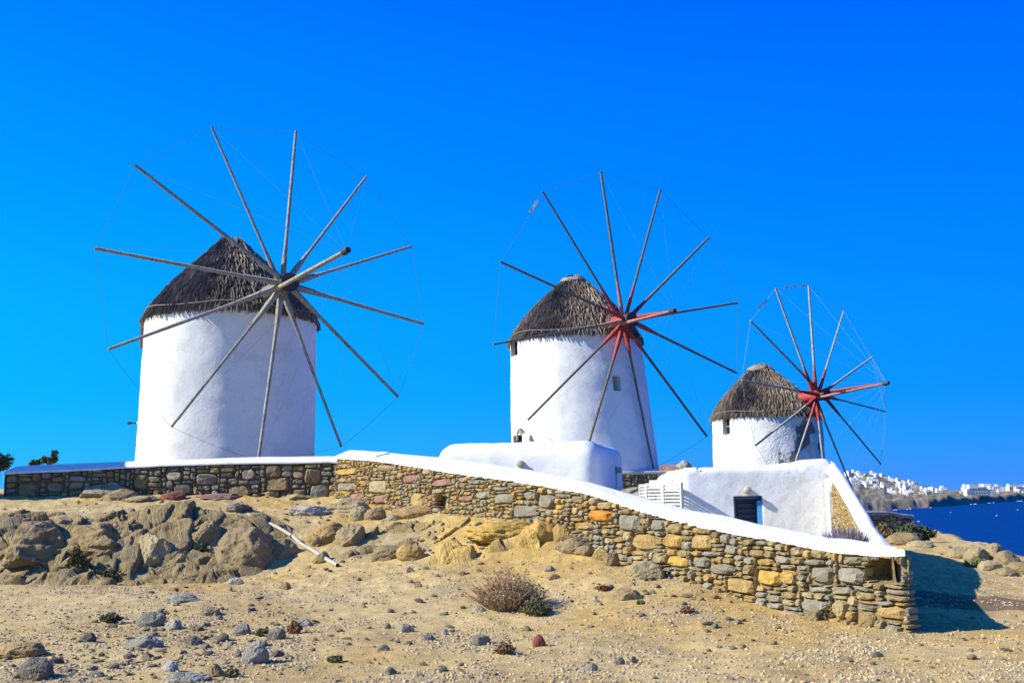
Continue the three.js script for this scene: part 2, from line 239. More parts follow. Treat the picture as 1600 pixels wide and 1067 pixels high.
// sea, far shore
const SEA = -12;
struct('sea', (() => { const g = new THREE.RingGeometry(20, 2600, 128, 24); g.rotateX(-Math.PI / 2); g.translate(0, SEA, 0); const p = g.attributes.position, u = g.attributes.uv; for (let i = 0; i < p.count; i++) u.setXY(i, p.getX(i) / 60, p.getZ(i) / 60); return g; })(),
  new THREE.MeshPhysicalMaterial({ color: C(.0, .035, .17), roughness: .55, specularIntensity: .35, ior: 1.33, bumpMap: seaBump, bumpScale: 1.2 }), 'deep blue choppy sea below the hill');
const shoreD = (px) => plin([[1180, 480], [1330, 545], [1385, 585], [1450, 640], [1520, 740], [1600, 860], [1800, 1300]], px);
const crestY = (px) => plin([[1180, 752], [1290, 744], [1330, 741], [1370, 742], [1395, 748], [1420, 753], [1450, 761], [1475, 766], [1500, 766], [1600, 763], [1800, 758]], px);
const coastAt = (px, t) => {                                              // t 0 waterline, 1 crest
  const D0 = shoreD(px), D1 = D0 * lerp(1.75, 1.35, smooth(1400, 1500, px)), D = lerp(D0, D1, t); const top = at(px, crestY(px), D1).y;
  const x = at(px, 770, D).x; const cliff = 5 + 3 * fbm(px * .02, 3);
  let h = t < .06 ? lerp(SEA - 1, SEA + cliff, t / .06) : lerp(SEA + cliff, top, ((t - .06) / .94) ** .85);
  if (t > .02 && t < .99) h += 3.2 * fbm(px * .06, t * 9, 4, 4); return V(x, h, -D);
};
{
  const pos = [], uv = [], col = [], idx = [], nx = 260, nt = 60;
  for (let i = 0; i <= nx; i++) for (let j = 0; j <= nt; j++) {
    const px = 1180 + 620 * i / nx, t = j / nt * 1.25, p = t <= 1 ? coastAt(px, t) : coastAt(px, 1).add(V(0, -(t - 1) * 220, -(t - 1) * 500));
    pos.push(p.x, p.y, p.z); uv.push(p.x / 12, p.z / 12);
    const n = fbm(px * .05, t * 8, 2, 4), c = n > .1 ? [.30, .25, .15] : n > -.02 ? [.42, .32, .20] : [.50, .40, .26]; const k = 1 + .5 * fbm(px * .4, t * 40, 7, 3);
    const g = px > 1455 && px < 1500 && t > .1 && t < .3 ? .5 : 0; col.push(c[0] * k * (1 - g * .6), c[1] * k, c[2] * k * (1 - g * .5));
  }
  for (let i = 0; i < nx; i++) for (let j = 0; j < nt; j++) { const a = i * (nt + 1) + j, b = a + nt + 1; idx.push(a, b, a + 1, b, b + 1, a + 1); }
  struct('coast_hill', geo(pos, idx, uv, col), M({ vertexColors: true, map: stoneTex, bumpMap: stoneBump, bumpScale: .6 }), 'brown hillside and low shore across the water');
  const q = [], id2 = []; for (let i = 0; i <= 60; i++) { const px = 1480 + 400 * i / 60, h = plin([[1480, 772], [1550, 765], [1600, 756], [1660, 746], [1760, 742], [1880, 765]], px) - 1.2 * fbm(px * .05, 1), a = at(px, h, 2450), b = at(px, 775, 2100); q.push(b.x, SEA - 5, b.z, lerp(a.x, b.x, .3), lerp(SEA, a.y, .75), lerp(a.z, b.z, .4), a.x, a.y, a.z, a.x, SEA, a.z - 100); if (i) { const k = i * 4; for (let j = 0; j < 3; j++) id2.push(k - 4 + j, k + j, k - 3 + j, k + j, k + 1 + j, k - 3 + j); } }
  struct('distant_hill', geo(q, id2), M({ color: C(.24, .20, .21) }), 'faint purple hill at the far right horizon');
}
{ // surf and whitecaps
  const gs = []; const fleck = (x, z, w) => { const g = new THREE.CircleGeometry(1, 7); g.rotateX(-Math.PI / 2); const p = g.attributes.position; for (let i = 1; i < p.count; i++) p.setY(i, -.4); p.setY(0, .12); XF(g, V(x, SEA + .25, z), null, V(w, 1, w * R(.3, .6))); gs.push(g); };
  for (const [px, py] of [[1486, 801], [1436, 815], [1558, 806], [1591, 797]]) { const d = rayDir(px, py), t = (SEA - EYE) / d.y; fleck(d.x * t, d.z * t, R(.4, .8)); }
  for (let i = 0; i < 60; i++) { const px = R(1390, 1600), p = coastAt(px, .0); if (fbm(px * .05, 7) > -.05) fleck(p.x, p.z + 1.5, R(.7, 1.8)); }
  const o = mesh('sea_foam', mergeGeometries(gs), M({ color: C(.6, .62, .65) })); tag(o, 'white foam flecks on the blue sea and along the far shore', 'sea foam'); o.userData.kind = 'stuff';
}

// ---------------------------------------------------------------- dry stone walls
// frame: P(s, y, d) -> world point at s metres along, height y, d metres out of the face; base(s), top(s)
function stoneGeo(P, s0, s1, y0, y1, o = {}) {
  const n = 10, w = s1 - s0, h = y1 - y0, cx = (s0 + s1) / 2, cy = (y0 + y1) / 2, e = R(.36, .74), gap = o.gap ?? R(.003, .008), out = R(.0, .045) * (o.out ?? 1), tx = R(-.12, .12), ty = R(-.15, .1);
  const rot = R(-.12, .12), ring = []; for (let i = 0; i < n; i++) { const t = (i + .5 + R(-.22, .22)) / n * 2 * Math.PI, c = Math.cos(t), s = Math.sin(t), k = R(.92, 1.06); const a = Math.sign(c) * Math.abs(c) ** e * (w / 2 - gap) * k, b = Math.sign(s) * Math.abs(s) ** e * (h / 2 - gap) * k; ring.push([a - b * rot, b + a * rot * .6]); }
  const W = (a, b, d) => { const s = cx + a, y = cy + b; return P(s + .022 * N3(s * 3.1, y * 3.1, 7), y + .022 * N3(s * 2.7, y * 3.3, 17), d); };
  const pos = [], uv = [], u0 = R(0, 4), v0 = R(0, 4), put = (a, b, d) => { const p = W(a, b, d); pos.push(p.x, p.y, p.z); uv.push(u0 + a, v0 + b); };
  const bul = Math.min(w, h), L = [];
  L.push(ring.map(([a, b]) => [a, b, -.13])); L.push(ring.map(([a, b]) => [a, b, out - .02 + R(-.006, .006)]));
  const sc = R(.70, .82); L.push(ring.map(([a, b]) => { const j = R(.94, 1.06); return [a * sc * j, b * sc * j, out + .015 + .10 * bul + a * tx + b * ty + R(-.01, .01) * (1 + bul * 3)]; }));
  const top = [R(-.1, .1) * w, R(-.1, .1) * h, out + .02 + .12 * bul + R(-.012, .012)];
  for (let l = 0; l < 2; l++) for (let i = 0; i < n; i++) { const j = (i + 1) % n, A = L[l][i], B = L[l][j], Cc = L[l + 1][i], Dd = L[l + 1][j]; for (const q of [A, B, Cc, B, Dd, Cc]) put(...q); }
  for (let i = 0; i < n; i++) { put(...L[2][i]); put(...L[2][(i + 1) % n]); put(...top); }
  return geo(pos, null, uv);
}
function pack(L, base, top, o) {
  const c = o.cell || .025; let lo = 9, hi = -9; for (let s = 0; s <= L; s += .1) { lo = Math.min(lo, base(s)); hi = Math.max(hi, top(s)); }
  const nx = Math.round(L / c), ny = Math.ceil((hi - lo) / c) + 1, occ = new Uint8Array(nx * ny), out = [], T = [], B = [];
  for (let i = 0; i < nx; i++) { T.push(top((i + .5) * c)); B.push(base((i + .5) * c)); for (let j = 0; j < ny; j++) { const y = lo + (j + .5) * c; if (y > T[i] || y < B[i] - .02 || (o.hole && o.hole((i + .5) * c, y))) occ[j * nx + i] = 1; } }
  const fits = (i, j, w, h) => { if (i < 0 || j < 0 || i + w > nx || j + h > ny) return false; for (let b = j; b < j + h; b++) for (let a = i; a < i + w; a++) if (occ[b * nx + a]) return false; return true; };
  const put = (i, j, w, h, t) => { for (let b = j; b < j + h; b++) for (let a = i; a < i + w; a++) occ[b * nx + a] = 1; out.push({ s0: i * c, s1: (i + w) * c, y0: lo + j * c, y1: lo + (j + h) * c, t }); };
  for (const [s, y, w, h, t] of o.big || []) { let W = Math.max(2, Math.round(w / c)), H = Math.max(2, Math.round(h / c)), i = Math.round((s - w / 2) / c), j = Math.round((y - h / 2 - lo) / c); for (let k = 0; k < 6; k++) { if (fits(i, j, W, H)) { put(i, j, W, H, t); break; } if (k % 2) { W--; } else { H--; j += k % 4 ? 0 : 1; } if (W < 3 || H < 2) break; } }
  for (let k = 0; k < (o.nBig || 0); k++) { const w = R(...o.bigW), h = R(...o.bigH), W = Math.round(w / c), H = Math.round(h / c), i = Math.floor(R(0, nx - W)), j = Math.floor((R(B[Math.min(nx - 1, i)], T[Math.min(nx - 1, i)] - h) - lo) / c); if (fits(i, j, W, H)) put(i, j, W, H); }
  for (let j = 0; j < ny; j++) for (let i = 0; i < nx; i++) if (!occ[j * nx + i]) {
    let W = Math.round(R(...o.w) * R(.6, 1) / c), H = Math.max(2, Math.round(R(...o.h) * R(.6, 1) / c)), w = 0; while (w < W + 2 && i + w < nx && !occ[j * nx + i + w]) w++;
    if (w > W) { let f = w; while (f < W + 3 && i + f < nx && !occ[j * nx + i + f]) f++; w = f <= W + 2 ? f : W; }
    let h = 1; while (h < H && fits(i, j + h, w, 1)) h++;
    let g = h; while (g < h + 2 && fits(i, j + g, w, 1)) g++; if (g < h + 2) h = g;
    put(i, j, w, h);
  }
  return out;
}
function stones(root, P, rects, tone, o = {}) {
  const near = rects.map((r) => { const p = P((r.s0 + r.s1) / 2, (r.y0 + r.y1) / 2, 0); return [r, (r.s1 - r.s0) * (r.y1 - r.y0) / p.distanceToSquared(camera.position)]; }).sort((a, b) => b[1] - a[1]);
  const small = [];
  near.forEach(([r], k) => {
    const f = r.t || tone((r.s0 + r.s1) / 2, (r.y0 + r.y1) / 2), g = stoneGeo(P, r.s0, r.s1, r.y0, r.y1, o);
    const isBig = (r.s1 - r.s0 > .05 || r.y1 - r.y0 > .05) && k < (o.max ?? 298);
    if (isBig) mesh('stone', g, pick(FM[f]), root);
    else { const c = pick(FAM[f]), n = g.attributes.position.count, col = new Float32Array(n * 3); for (let i = 0; i < n; i++) col.set(c, i * 3); g.setAttribute('color', new THREE.BufferAttribute(col, 3)); small.push(g); }
  });
  if (small.length) mesh('small_stones', mergeGeometries(small), mRubble, root).userData.kind = 'stuff';
}
function core(root, P, L, base, top, c, hole) {        // earth and mortar behind the stones
  const pos = [], uv = [], idx = [], nx = Math.ceil(L / .06), ny = 26;
  for (let i = 0; i <= nx; i++) for (let j = 0; j <= ny; j++) { const s = L * i / nx, y = lerp(base(s) - .4, top(s), j / ny), d = -.028 - .02 * fbm(s * 4, y * 4) - (hole ? hole(s, y) : 0), p = P(s, y, d); pos.push(p.x, p.y, p.z); uv.push(s, y); }
  for (let i = 0; i < nx; i++) for (let j = 0; j < ny; j++) { const a = i * (ny + 1) + j, b = a + ny + 1; idx.push(a, b, a + 1, b, b + 1, a + 1); }
  mesh('earth_core', geo(pos, idx, uv), stoneM(...c, .02), root);
}
// plastered coping: stations of front lip and back edge, rounded between
function coping(root, st, m, thick = .07, name = 'coping') {
  const pos = [], uv = [], idx = [], prof = 11, n = (st.length - 1) * 6; let run = 0, prev = null;
  for (let i = 0; i <= n; i++) {
    const k = Math.min(st.length - 2, Math.floor(i / 6)), t = i / 6 - k, q = (f) => { const c = (m_) => st[clamp(m_, 0, st.length - 1)][f]; const a = c(k - 1), b = c(k), d = c(k + 1), e = c(k + 2); return V(...['x', 'y', 'z'].map((w) => { const g = .5 * ((2 * b[w]) + (d[w] - a[w]) * t + (2 * a[w] - 5 * b[w] + 4 * d[w] - e[w]) * t * t + (3 * b[w] - a[w] - 3 * d[w] + e[w]) * t ** 3); return g; })); };
    const f = q(0), b = q(1), up = V(0, 1, 0); if (prev) run += f.distanceTo(prev); prev = f;
    const L = [f.clone().addScaledVector(up, -.012), f.clone(), f.clone().addScaledVector(up, thick * .6), f.clone().lerp(b, .06).addScaledVector(up, thick * .95)];
    for (const u of [.25, .45, .65, .85]) L.push(f.clone().lerp(b, u).addScaledVector(up, thick * (1 - .25 * u)));
    L.push(b.clone().lerp(f, .03).addScaledVector(up, thick * .55), b.clone(), b.clone().addScaledVector(up, -.16));
    let v = 0; L.forEach((p, j) => { if (j) v += p.distanceTo(L[j - 1]); const w = .03 * fbm(p.x * 1.3, p.y * 1.3, p.z * 1.3, 2) + .005 * fbm(p.x * 5, p.y * 5, p.z * 5, 2); pos.push(p.x + w * .4, p.y + w * (j > 0 ? 1 : .9), p.z + w * .4); uv.push(run, v); });
  }
  for (let i = 0; i < n; i++) for (let j = 0; j < prof - 1; j++) { const a = i * prof + j, b = a + prof; idx.push(a, b, a + 1, b, b + 1, a + 1); }
  for (const a of [0, n * prof]) for (let j = 1; j < prof - 1; j++) a ? idx.push(a, a + j, a + j + 1) : idx.push(a, a + j + 1, a + j);
  return mesh(name, geo(pos, idx, uv), m, root);
}
// --- the long retaining wall
const retaining = thing('retaining_wall', 'long dry stone retaining wall of mixed ochre and grey stones with sloping white coping', 'stone wall', null);
const rwS = (p) => (p.x - RW.L[0]) * RWd[0] + (p.z - RW.L[1]) * RWd[1];
const capB = [[522, 716], [600, 722], [700, 738], [800, 752], [860, 762], [920, 773], [993, 797], [1065, 817], [1138, 833], [1210, 846], [1283, 859], [1355, 868], [1412, 868]];
const capT = [[548, 702], [600, 706], [700, 715], [800, 729], [860, 739], [925, 753], [985, 771], [1065, 792], [1138, 806], [1205, 820], [1290, 836], [1345, 843], [1398, 858]];
{
  const tp = capB.map(([x, y]) => { const p = onRW(x, y); return [rwS(p), p.y]; }), bp = RWbase.map(([x, y]) => { const p = onRW(x, y); return [rwS(p), p.y]; });
  const L = RWlen, top = (s) => plin(tp, s) + .0, base = (s) => plin(bp, s) - .05;
  const P = (s, y, d) => { const dd = d - .07 * (y - base(s)); return V(RW.L[0] + RWd[0] * s + RWn[0] * dd, y, RW.L[1] + RWd[1] * s + RWn[1] * dd); };
  const sy = (px, py) => { const p = onRW(px, py); return [rwS(p), p.y, p.distanceTo(camera.position)]; };
  const H1 = sy(1380, 893), H2 = sy(690, 784), H3 = sy(882, 838);
  const inH = (s, y, H, a, b) => Math.hypot((s - H[0]) / a, (y - H[1]) / b) + .5 * fbm(s * 5, y * 5, 3);
  const hole = (s, y) => s > L - .13 * (y - base(L)) || inH(s, y, H1, .25, .145) < 1 || inH(s, y, H2, .26, .15) < 1 || inH(s, y, H3, .16, .1) < 1;
  const deep = (s, y) => .42 * smooth(L - .24, L - .42, s) * smooth(1.5, .6, inH(s, y, H1, .24, .13)) + .45 * smooth(1.5, .6, inH(s, y, H2, .26, .15)) + .2 * smooth(1.4, .6, inH(s, y, H3, .16, .1));
  const traced = [[935, 805, 36, 17, 'orange'], [951, 801, 26, 22, 'grey'], [979, 819, 34, 24, 'grey'], [1004, 848, 34, 26, 'ochre'], [1049, 847, 27, 23, 'gold'], [1095, 848, 29, 24, 'ochre'], [1059, 877, 30, 15, 'gold'], [1024, 819, 24, 18, 'slate'], [1032, 873, 24, 18, 'tan'],
    [1200, 902, 36, 23, 'gold'], [1231, 902, 26, 24, 'gold'], [1282, 899, 36, 28, 'grey'], [1328, 901, 40, 23, 'slate'], [1158, 916, 40, 21, 'ochre'], [1213, 851, 32, 16, 'grey'], [1243, 862, 24, 20, 'tan'], [1127, 888, 40, 16, 'grey'], [1090, 892, 34, 22, 'slate'], [1316, 922, 34, 19, 'grey'], [1349, 921, 30, 18, 'grey'], [1275, 948, 46, 20, 'slate'], [1282, 920, 42, 15, 'grey'],
    [1392, 957, 48, 20, 'ochre'], [1357, 943, 38, 15, 'ochre'], [1356, 970, 34, 26, 'brown'], [1313, 952, 22, 28, 'tan'], [1412, 974, 42, 34, 'brown'], [1336, 944, 18, 10, 'pink'], [1407, 910, 34, 22, 'pale'], [1410, 890, 24, 16, 'pale'], [1360, 877, 38, 12, 'grey'], [1400, 938, 40, 13, 'tan'], [1328, 876, 30, 14, 'slate'], [1270, 882, 34, 11, 'grey'], [1194, 878, 26, 10, 'ochre'],
    [540, 737, 30, 11, 'gold'], [549, 745, 20, 17, 'pale'], [539, 761, 28, 13, 'slate'], [588, 761, 26, 20, 'tan'], [609, 765, 19, 20, 'gold'], [637, 749, 20, 15, 'pink'], [689, 754, 26, 11, 'pink'], [654, 781, 22, 22, 'ochre'], [557, 778, 20, 16, 'pink'], [575, 780, 18, 14, 'pink'], [594, 780, 18, 14, 'pink'], [597, 730, 22, 11, 'tan'], [683, 768, 24, 11, 'tan'], [656, 742, 26, 10, 'ochre'], [728, 778, 18, 10, 'pink'], [752, 774, 22, 12, 'slate'], [717, 744, 16, 8, 'slate'], [740, 752, 24, 9, 'slate'],
    [852, 783, 28, 22, 'slate'], [820, 799, 36, 20, 'slate'], [787, 780, 26, 16, 'slate'], [800, 757, 22, 10, 'slate'], [780, 763, 26, 10, 'slate'], [858, 762, 24, 14, 'grey'], [745, 747, 24, 9, 'ochre'], [772, 749, 24, 9, 'ochre'], [825, 790, 24, 8, 'tan'], [985, 838, 24, 14, 'tan'], [910, 822, 30, 12, 'ochre'], [884, 833, 26, 12, 'tan'], [952, 823, 26, 9, 'ochre'], [1140, 859, 24, 14, 'grey'], [1180, 865, 22, 12, 'tan']];
  const big = traced.map(([x, y, w, h, t]) => { const [s, yy, d] = sy(x, y), [s2] = sy(x + w / 2, y), [s1] = sy(x - w / 2, y); return [s, yy, (s2 - s1) * 1.0, h * d / F, t]; });
  const rects = pack(L, base, top, { big, hole, w: [.12, .42], h: [.055, .16], nBig: 16, bigW: [.22, .34], bigH: [.12, .2] });
  const tone = (s) => { const r = rnd(), q = s / L; return r < .30 ? 'tan' : r < .55 ? 'ochre' : r < .70 ? (q > .2 ? 'grey' : 'ochre') : r < .80 ? (q > .25 ? 'slate' : 'tan') : r < .88 ? 'brown' : r < .93 ? (q < .35 ? 'pink' : 'tan') : r < .96 ? 'gold' : 'grey'; };
  stones(retaining, P, rects, tone); core(retaining, P, L - .08, base, top, [.36, .26, .13], deep);
  // its return along the outer side of the wing wall, turned away from the sun
  const b0 = -.15, t0 = top(L) - .03, wl = Math.hypot(WG.B[0] - WG.A[0], WG.B[1] - WG.A[1]), wd = [(WG.B[0] - WG.A[0]) / wl, (WG.B[1] - WG.A[1]) / wl], wn = [-wd[1], wd[0]], Eo = (o) => (s, y, d) => { const t = s + o, e = d - .03 - .10 * (y - b0); return V(RW.R[0] + wd[0] * t + wn[0] * e, y, RW.R[1] + wd[1] * t + wn[1] * e); }, E = Eo(.78);
  const endR = pack(2.2, () => b0, () => t0, { w: [.18, .45], h: [.08, .22] }); const gs = endR.map((r) => { const g = stoneGeo(E, r.s0, r.s1, r.y0, r.y1), c = pick(FAM[pick(['tan', 'ochre', 'grey'])]), k = new Float32Array(g.attributes.position.count * 3); for (let i = 0; i < k.length; i += 3) k.set(c, i); g.setAttribute('color', new THREE.BufferAttribute(k, 3)); return g; });
  mesh('end_stones', mergeGeometries(gs), mRubble, retaining).userData.kind = 'stuff';
  core(retaining, Eo(.14), 2.8, () => b0, () => t0, [.36, .26, .13]);
  const st = capB.map(([x, y], i) => { const f = onRW(x, y); f.x += RWn[0] * -.03; f.z += RWn[1] * -.03; const [a, b] = capT[i], o = hitLine(a, b, [RW.L[0] - RWn[0] * .62, RW.L[1] - RWn[1] * .62], [RW.R[0] - RWn[0] * .62, RW.R[1] - RWn[1] * .62]); o.y -= .04; return [f, o]; });
  coping(retaining, st, mPlasterRough, .06);
}
// --- a sign plate lying on the coping
{
  const fr = onRW(592, 721), bk = hitLine(592, 706, [RW.L[0] - RWn[0] * .62, RW.L[1] - RWn[1] * .62], [RW.R[0] - RWn[0] * .62, RW.R[1] - RWn[1] * .62]), p = fr.clone().lerp(bk, .48).add(V(0, .055, 0)), o = thing('sign_plate', 'small white printed plate lying on the white coping at its left end', 'sign', p);
  const cv = document.createElement('canvas'); cv.width = 256; cv.height = 128; const x = cv.getContext('2d'); x.fillStyle = '#f1f0ea'; x.fillRect(0, 0, 256, 128); x.fillStyle = '#1d2321';
  x.beginPath(); x.arc(52, 44, 20, 0, 7); x.fill(); x.beginPath(); x.moveTo(66, 30); x.lineTo(92, 40); x.lineTo(66, 58); x.fill(); x.fillStyle = '#5a5552';
  for (const [a, b, w] of [[120, 22, 44], [172, 22, 50], [120, 46, 30], [158, 46, 56], [120, 70, 38], [166, 70, 50], [26, 84, 40], [120, 94, 52], [180, 94, 36]]) { let q = a; while (q < a + w) { const c = 4 + (q * 7 % 5); x.fillRect(q, b, c, 8); q += c + 3; } }
  const t = new THREE.CanvasTexture(cv); t.colorSpace = THREE.SRGBColorSpace;
  const a = new THREE.Vector3(RWd[0], -.1, RWd[1]).normalize(), up = bk.clone().sub(fr); up.addScaledVector(a, -up.dot(a)).normalize(); const n = a.clone().cross(up);
  const q = new THREE.Quaternion().setFromRotationMatrix(new THREE.Matrix4().makeBasis(a, up, n));
  mesh('plate', XF(new RoundedBoxGeometry(.40, .36, .03, 2, .008), null, q), M({ color: C(.62, .60, .57), roughness: .6 }), o);
  mesh('print', XF(new THREE.PlaneGeometry(.38, .34), n.clone().multiplyScalar(.019), q), M({ map: t, roughness: .6 }), o);
}
// --- low wall in front of the big mill
{
  const o = thing('low_stone_wall', 'low dark stone wall with white coping in front of the leftmost windmill', 'stone wall', null);
  const L = Math.hypot(LW.R[0] - LW.L[0], LW.R[1] - LW.L[1]), d = [(LW.R[0] - LW.L[0]) / L, (LW.R[1] - LW.L[1]) / L], n = [-d[1], d[0]], S = (p) => (p.x - LW.L[0]) * d[0] + (p.z - LW.L[1]) * d[1], on = (x, y) => hitLine(x, y, LW.L, LW.R);
  const tb = [[6, 741], [50, 738], [100, 736], [200, 731], [280, 727], [400, 724], [528, 723]], tt = [[26, 728], [58, 727], [100, 725], [195, 721], [280, 718], [400, 714], [528, 712]];
  const tp = tb.map(([x, y]) => { const p = on(x, y); return [S(p), p.y]; }), top = (s) => plin(tp, s), base = (s) => { const p = [LW.L[0] + d[0] * s, LW.L[1] + d[1] * s]; return ground(p[0] + n[0] * .3, p[1] + n[1] * .3) - .12; };
  const P = (s, y, e) => { const dd = e - .05 * (y - 1.6); return V(LW.L[0] + d[0] * s + n[0] * dd, y, LW.L[1] + d[1] * s + n[1] * dd); };
  const rects = pack(L, base, top, { w: [.2, .55], h: [.09, .26], nBig: 90, bigW: [.3, .62], bigH: [.22, .46] });
  stones(o, P, rects, () => { const r = rnd(); return r < .42 ? 'grey' : r < .5 ? 'dark' : r < .74 ? 'brown' : r < .92 ? 'tan' : r < .99 ? 'slate' : 'pink'; }, { gap: .006 });
  core(o, P, L, base, top, [.26, .20, .13]);
  core(o, (s, y, e) => V(LW.L[0] + e, y, LW.L[1] - s), .6, () => base(.05), () => top(.05), [.3, .24, .15]);
  coping(o, tb.map(([x, y], i) => { const f = on(x, y); f.z += .04; const b = at(...tt[i], -f.z + .62); b.y -= .03; return [f, b]; }), mPlaster, .05);
}
// --- stone base under the second mill, seen between the white houses
{
  const A = [1.6, -36.6], B = [8.6, -37.6], L = Math.hypot(B[0] - A[0], B[1] - A[1]), d = [(B[0] - A[0]) / L, (B[1] - A[1]) / L], n = [-d[1], d[0]];
  const o = thing('terrace_wall', 'shaded rubble stone terrace wall below the middle windmill', 'stone wall', null), y1 = hitLine(1000, 740, A, B).y, P = (s, y, e) => V(A[0] + d[0] * s + n[0] * e, y, A[1] + d[1] * s + n[1] * e);
  stones(o, P, pack(L, () => .9, () => y1, { w: [.14, .4], h: [.08, .2], nBig: 40, bigW: [.3, .55], bigH: [.24, .4] }), () => pick(['grey', 'tan', 'brown', 'brown', 'tan']), { max: 110 });
  core(o, P, L, () => .9, () => y1, [.3, .24, .16]);
  const g = new RoundedBoxGeometry(L, .12, 2.5, 2, .04); g.translate(L / 2, 0, -1.2); mesh('terrace_slab', boxUV(XF(g, V(A[0], y1 + .03, A[1]), new THREE.Quaternion().setFromAxisAngle(V(0, 1, 0), Math.atan2(-d[1], d[0])))), M({ color: C(.55, .5, .44), map: plasterTex, bumpMap: plasterBump, bumpScale: .03 }), o);
}

// ---------------------------------------------------------------- white houses
function rounded(w, h, d, r, seg = 8, amp = .05, holes = [], warp = null, step = .16) {
  let g = new RoundedBoxGeometry(w, h, d, seg, r);
  { // finer sheet, so that the plaster can swell
    g = new THREE.BoxGeometry(w, h, d, Math.ceil(w / step), Math.ceil(h / step), Math.ceil(d / .16));
    displace(g, (v) => { const c = V(clamp(v.x, -w / 2 + r, w / 2 - r), clamp(v.y, -h / 2 + r, h / 2 - r), clamp(v.z, -d / 2 + r, d / 2 - r)), e = v.clone().sub(c), l = e.length(); if (l > 1e-6) { e.multiplyScalar(r / Math.max(l, 1e-6)); if (l > r) v.copy(c).add(e); } if (warp) warp(v); });
  }
  const nn = g.attributes.normal.clone(), p = g.attributes.position;
  for (let i = 0; i < p.count; i++) { const x = p.getX(i), y = p.getY(i), z = p.getZ(i), k = amp * (fbm(x * .9, y * .9, z * .9, 3) + .25 * fbm(x * 4, y * 4, z * 4, 2)); p.setXYZ(i, x + nn.getX(i) * k, y + nn.getY(i) * k, z + nn.getZ(i) * k); }
  // weld so that the edges shade round
  g.deleteAttribute('normal'); g.deleteAttribute('uv');
  const key = new Map(), map = [], np = []; for (let i = 0; i < p.count; i++) { const s = [p.getX(i), p.getY(i), p.getZ(i)].map((q) => Math.round(q * 200)).join(); if (!key.has(s)) { key.set(s, np.length / 3); np.push(p.getX(i), p.getY(i), p.getZ(i)); } map.push(key.get(s)); }
  g = geo(np, [...g.index.array].map((q) => map[q]));
  if (holes.length) { const ev = new Evaluator(); ev.attributes = ['position', 'normal']; ev.useGroups = false; let A = new Brush(g); A.updateMatrixWorld(); for (const b of holes) { const B = new Brush(XF(new THREE.BoxGeometry(...b.slice(3)), V(...b.slice(0, 3)))); B.geometry.deleteAttribute('uv'); B.updateMatrixWorld(); A = ev.evaluate(A, B, SUBTRACTION); A.updateMatrixWorld(); } g = A.geometry; }
  const keep = (g.index ? g.toNonIndexed() : g), nor = keep.attributes.normal.clone(); const u = boxUV(keep); u.setAttribute('normal', nor); return u;
}
function wallLamp(parent, p, q, r = .085, name = 'wall_lamp') { const g = new THREE.LatheGeometry([[.001, 0], [r, .0], [r, .03], [r * .8, .06], [r * .85, .1], [r, .13], [r * .7, .16], [.001, .165]].map((a) => new THREE.Vector2(...a)), 14); g.rotateX(Math.PI / 2); mesh(name, XF(g, p, q), M({ color: C(.42, .36, .26), roughness: .7 }), parent); }
{ // annex of the second mill
  const D = 27.6, c = at(938, 770, D), gy = 1.4, topY = at(905, 688, D + .3).y, w = 4.75, dd = 5.2, h = topY - gy, ang = -.235;
  const o = thing('white_house', 'rounded white plastered house below the middle windmill with a lamp on its front', 'house', V(c.x, gy, c.z)); o.rotation.y = ang;
  const g = rounded(w, h, dd, .5, 8, .07, [[w / 2, -.25, -.7, .7, .8, .5]]);
  mesh('wall', XF(g, V(-w / 2, h / 2, -dd / 2)), mPlaster, o);
  const fr = mesh('window', XF(new RoundedBoxGeometry(.05, .78, .48, 2, .01), V(-.3, h / 2 - .25, -dd / 2 - .7)), M({ color: C(.45, .42, .4) }), o); mesh('pane', XF(new THREE.BoxGeometry(.02, .6, .26), V(-.268, h / 2 - .25, -dd / 2 - .7)), M({ color: C(.04, .045, .05), roughness: .15 }), fr);
  wallLamp(o, V(-2.2, h - .62, .0), new THREE.Quaternion(), .1); wallLamp(o, V(.03, h - .78, -dd / 2 - .65), new THREE.Quaternion().setFromAxisAngle(V(0, 1, 0), Math.PI / 2), .1);
}
const HB = { D: 20.8 };
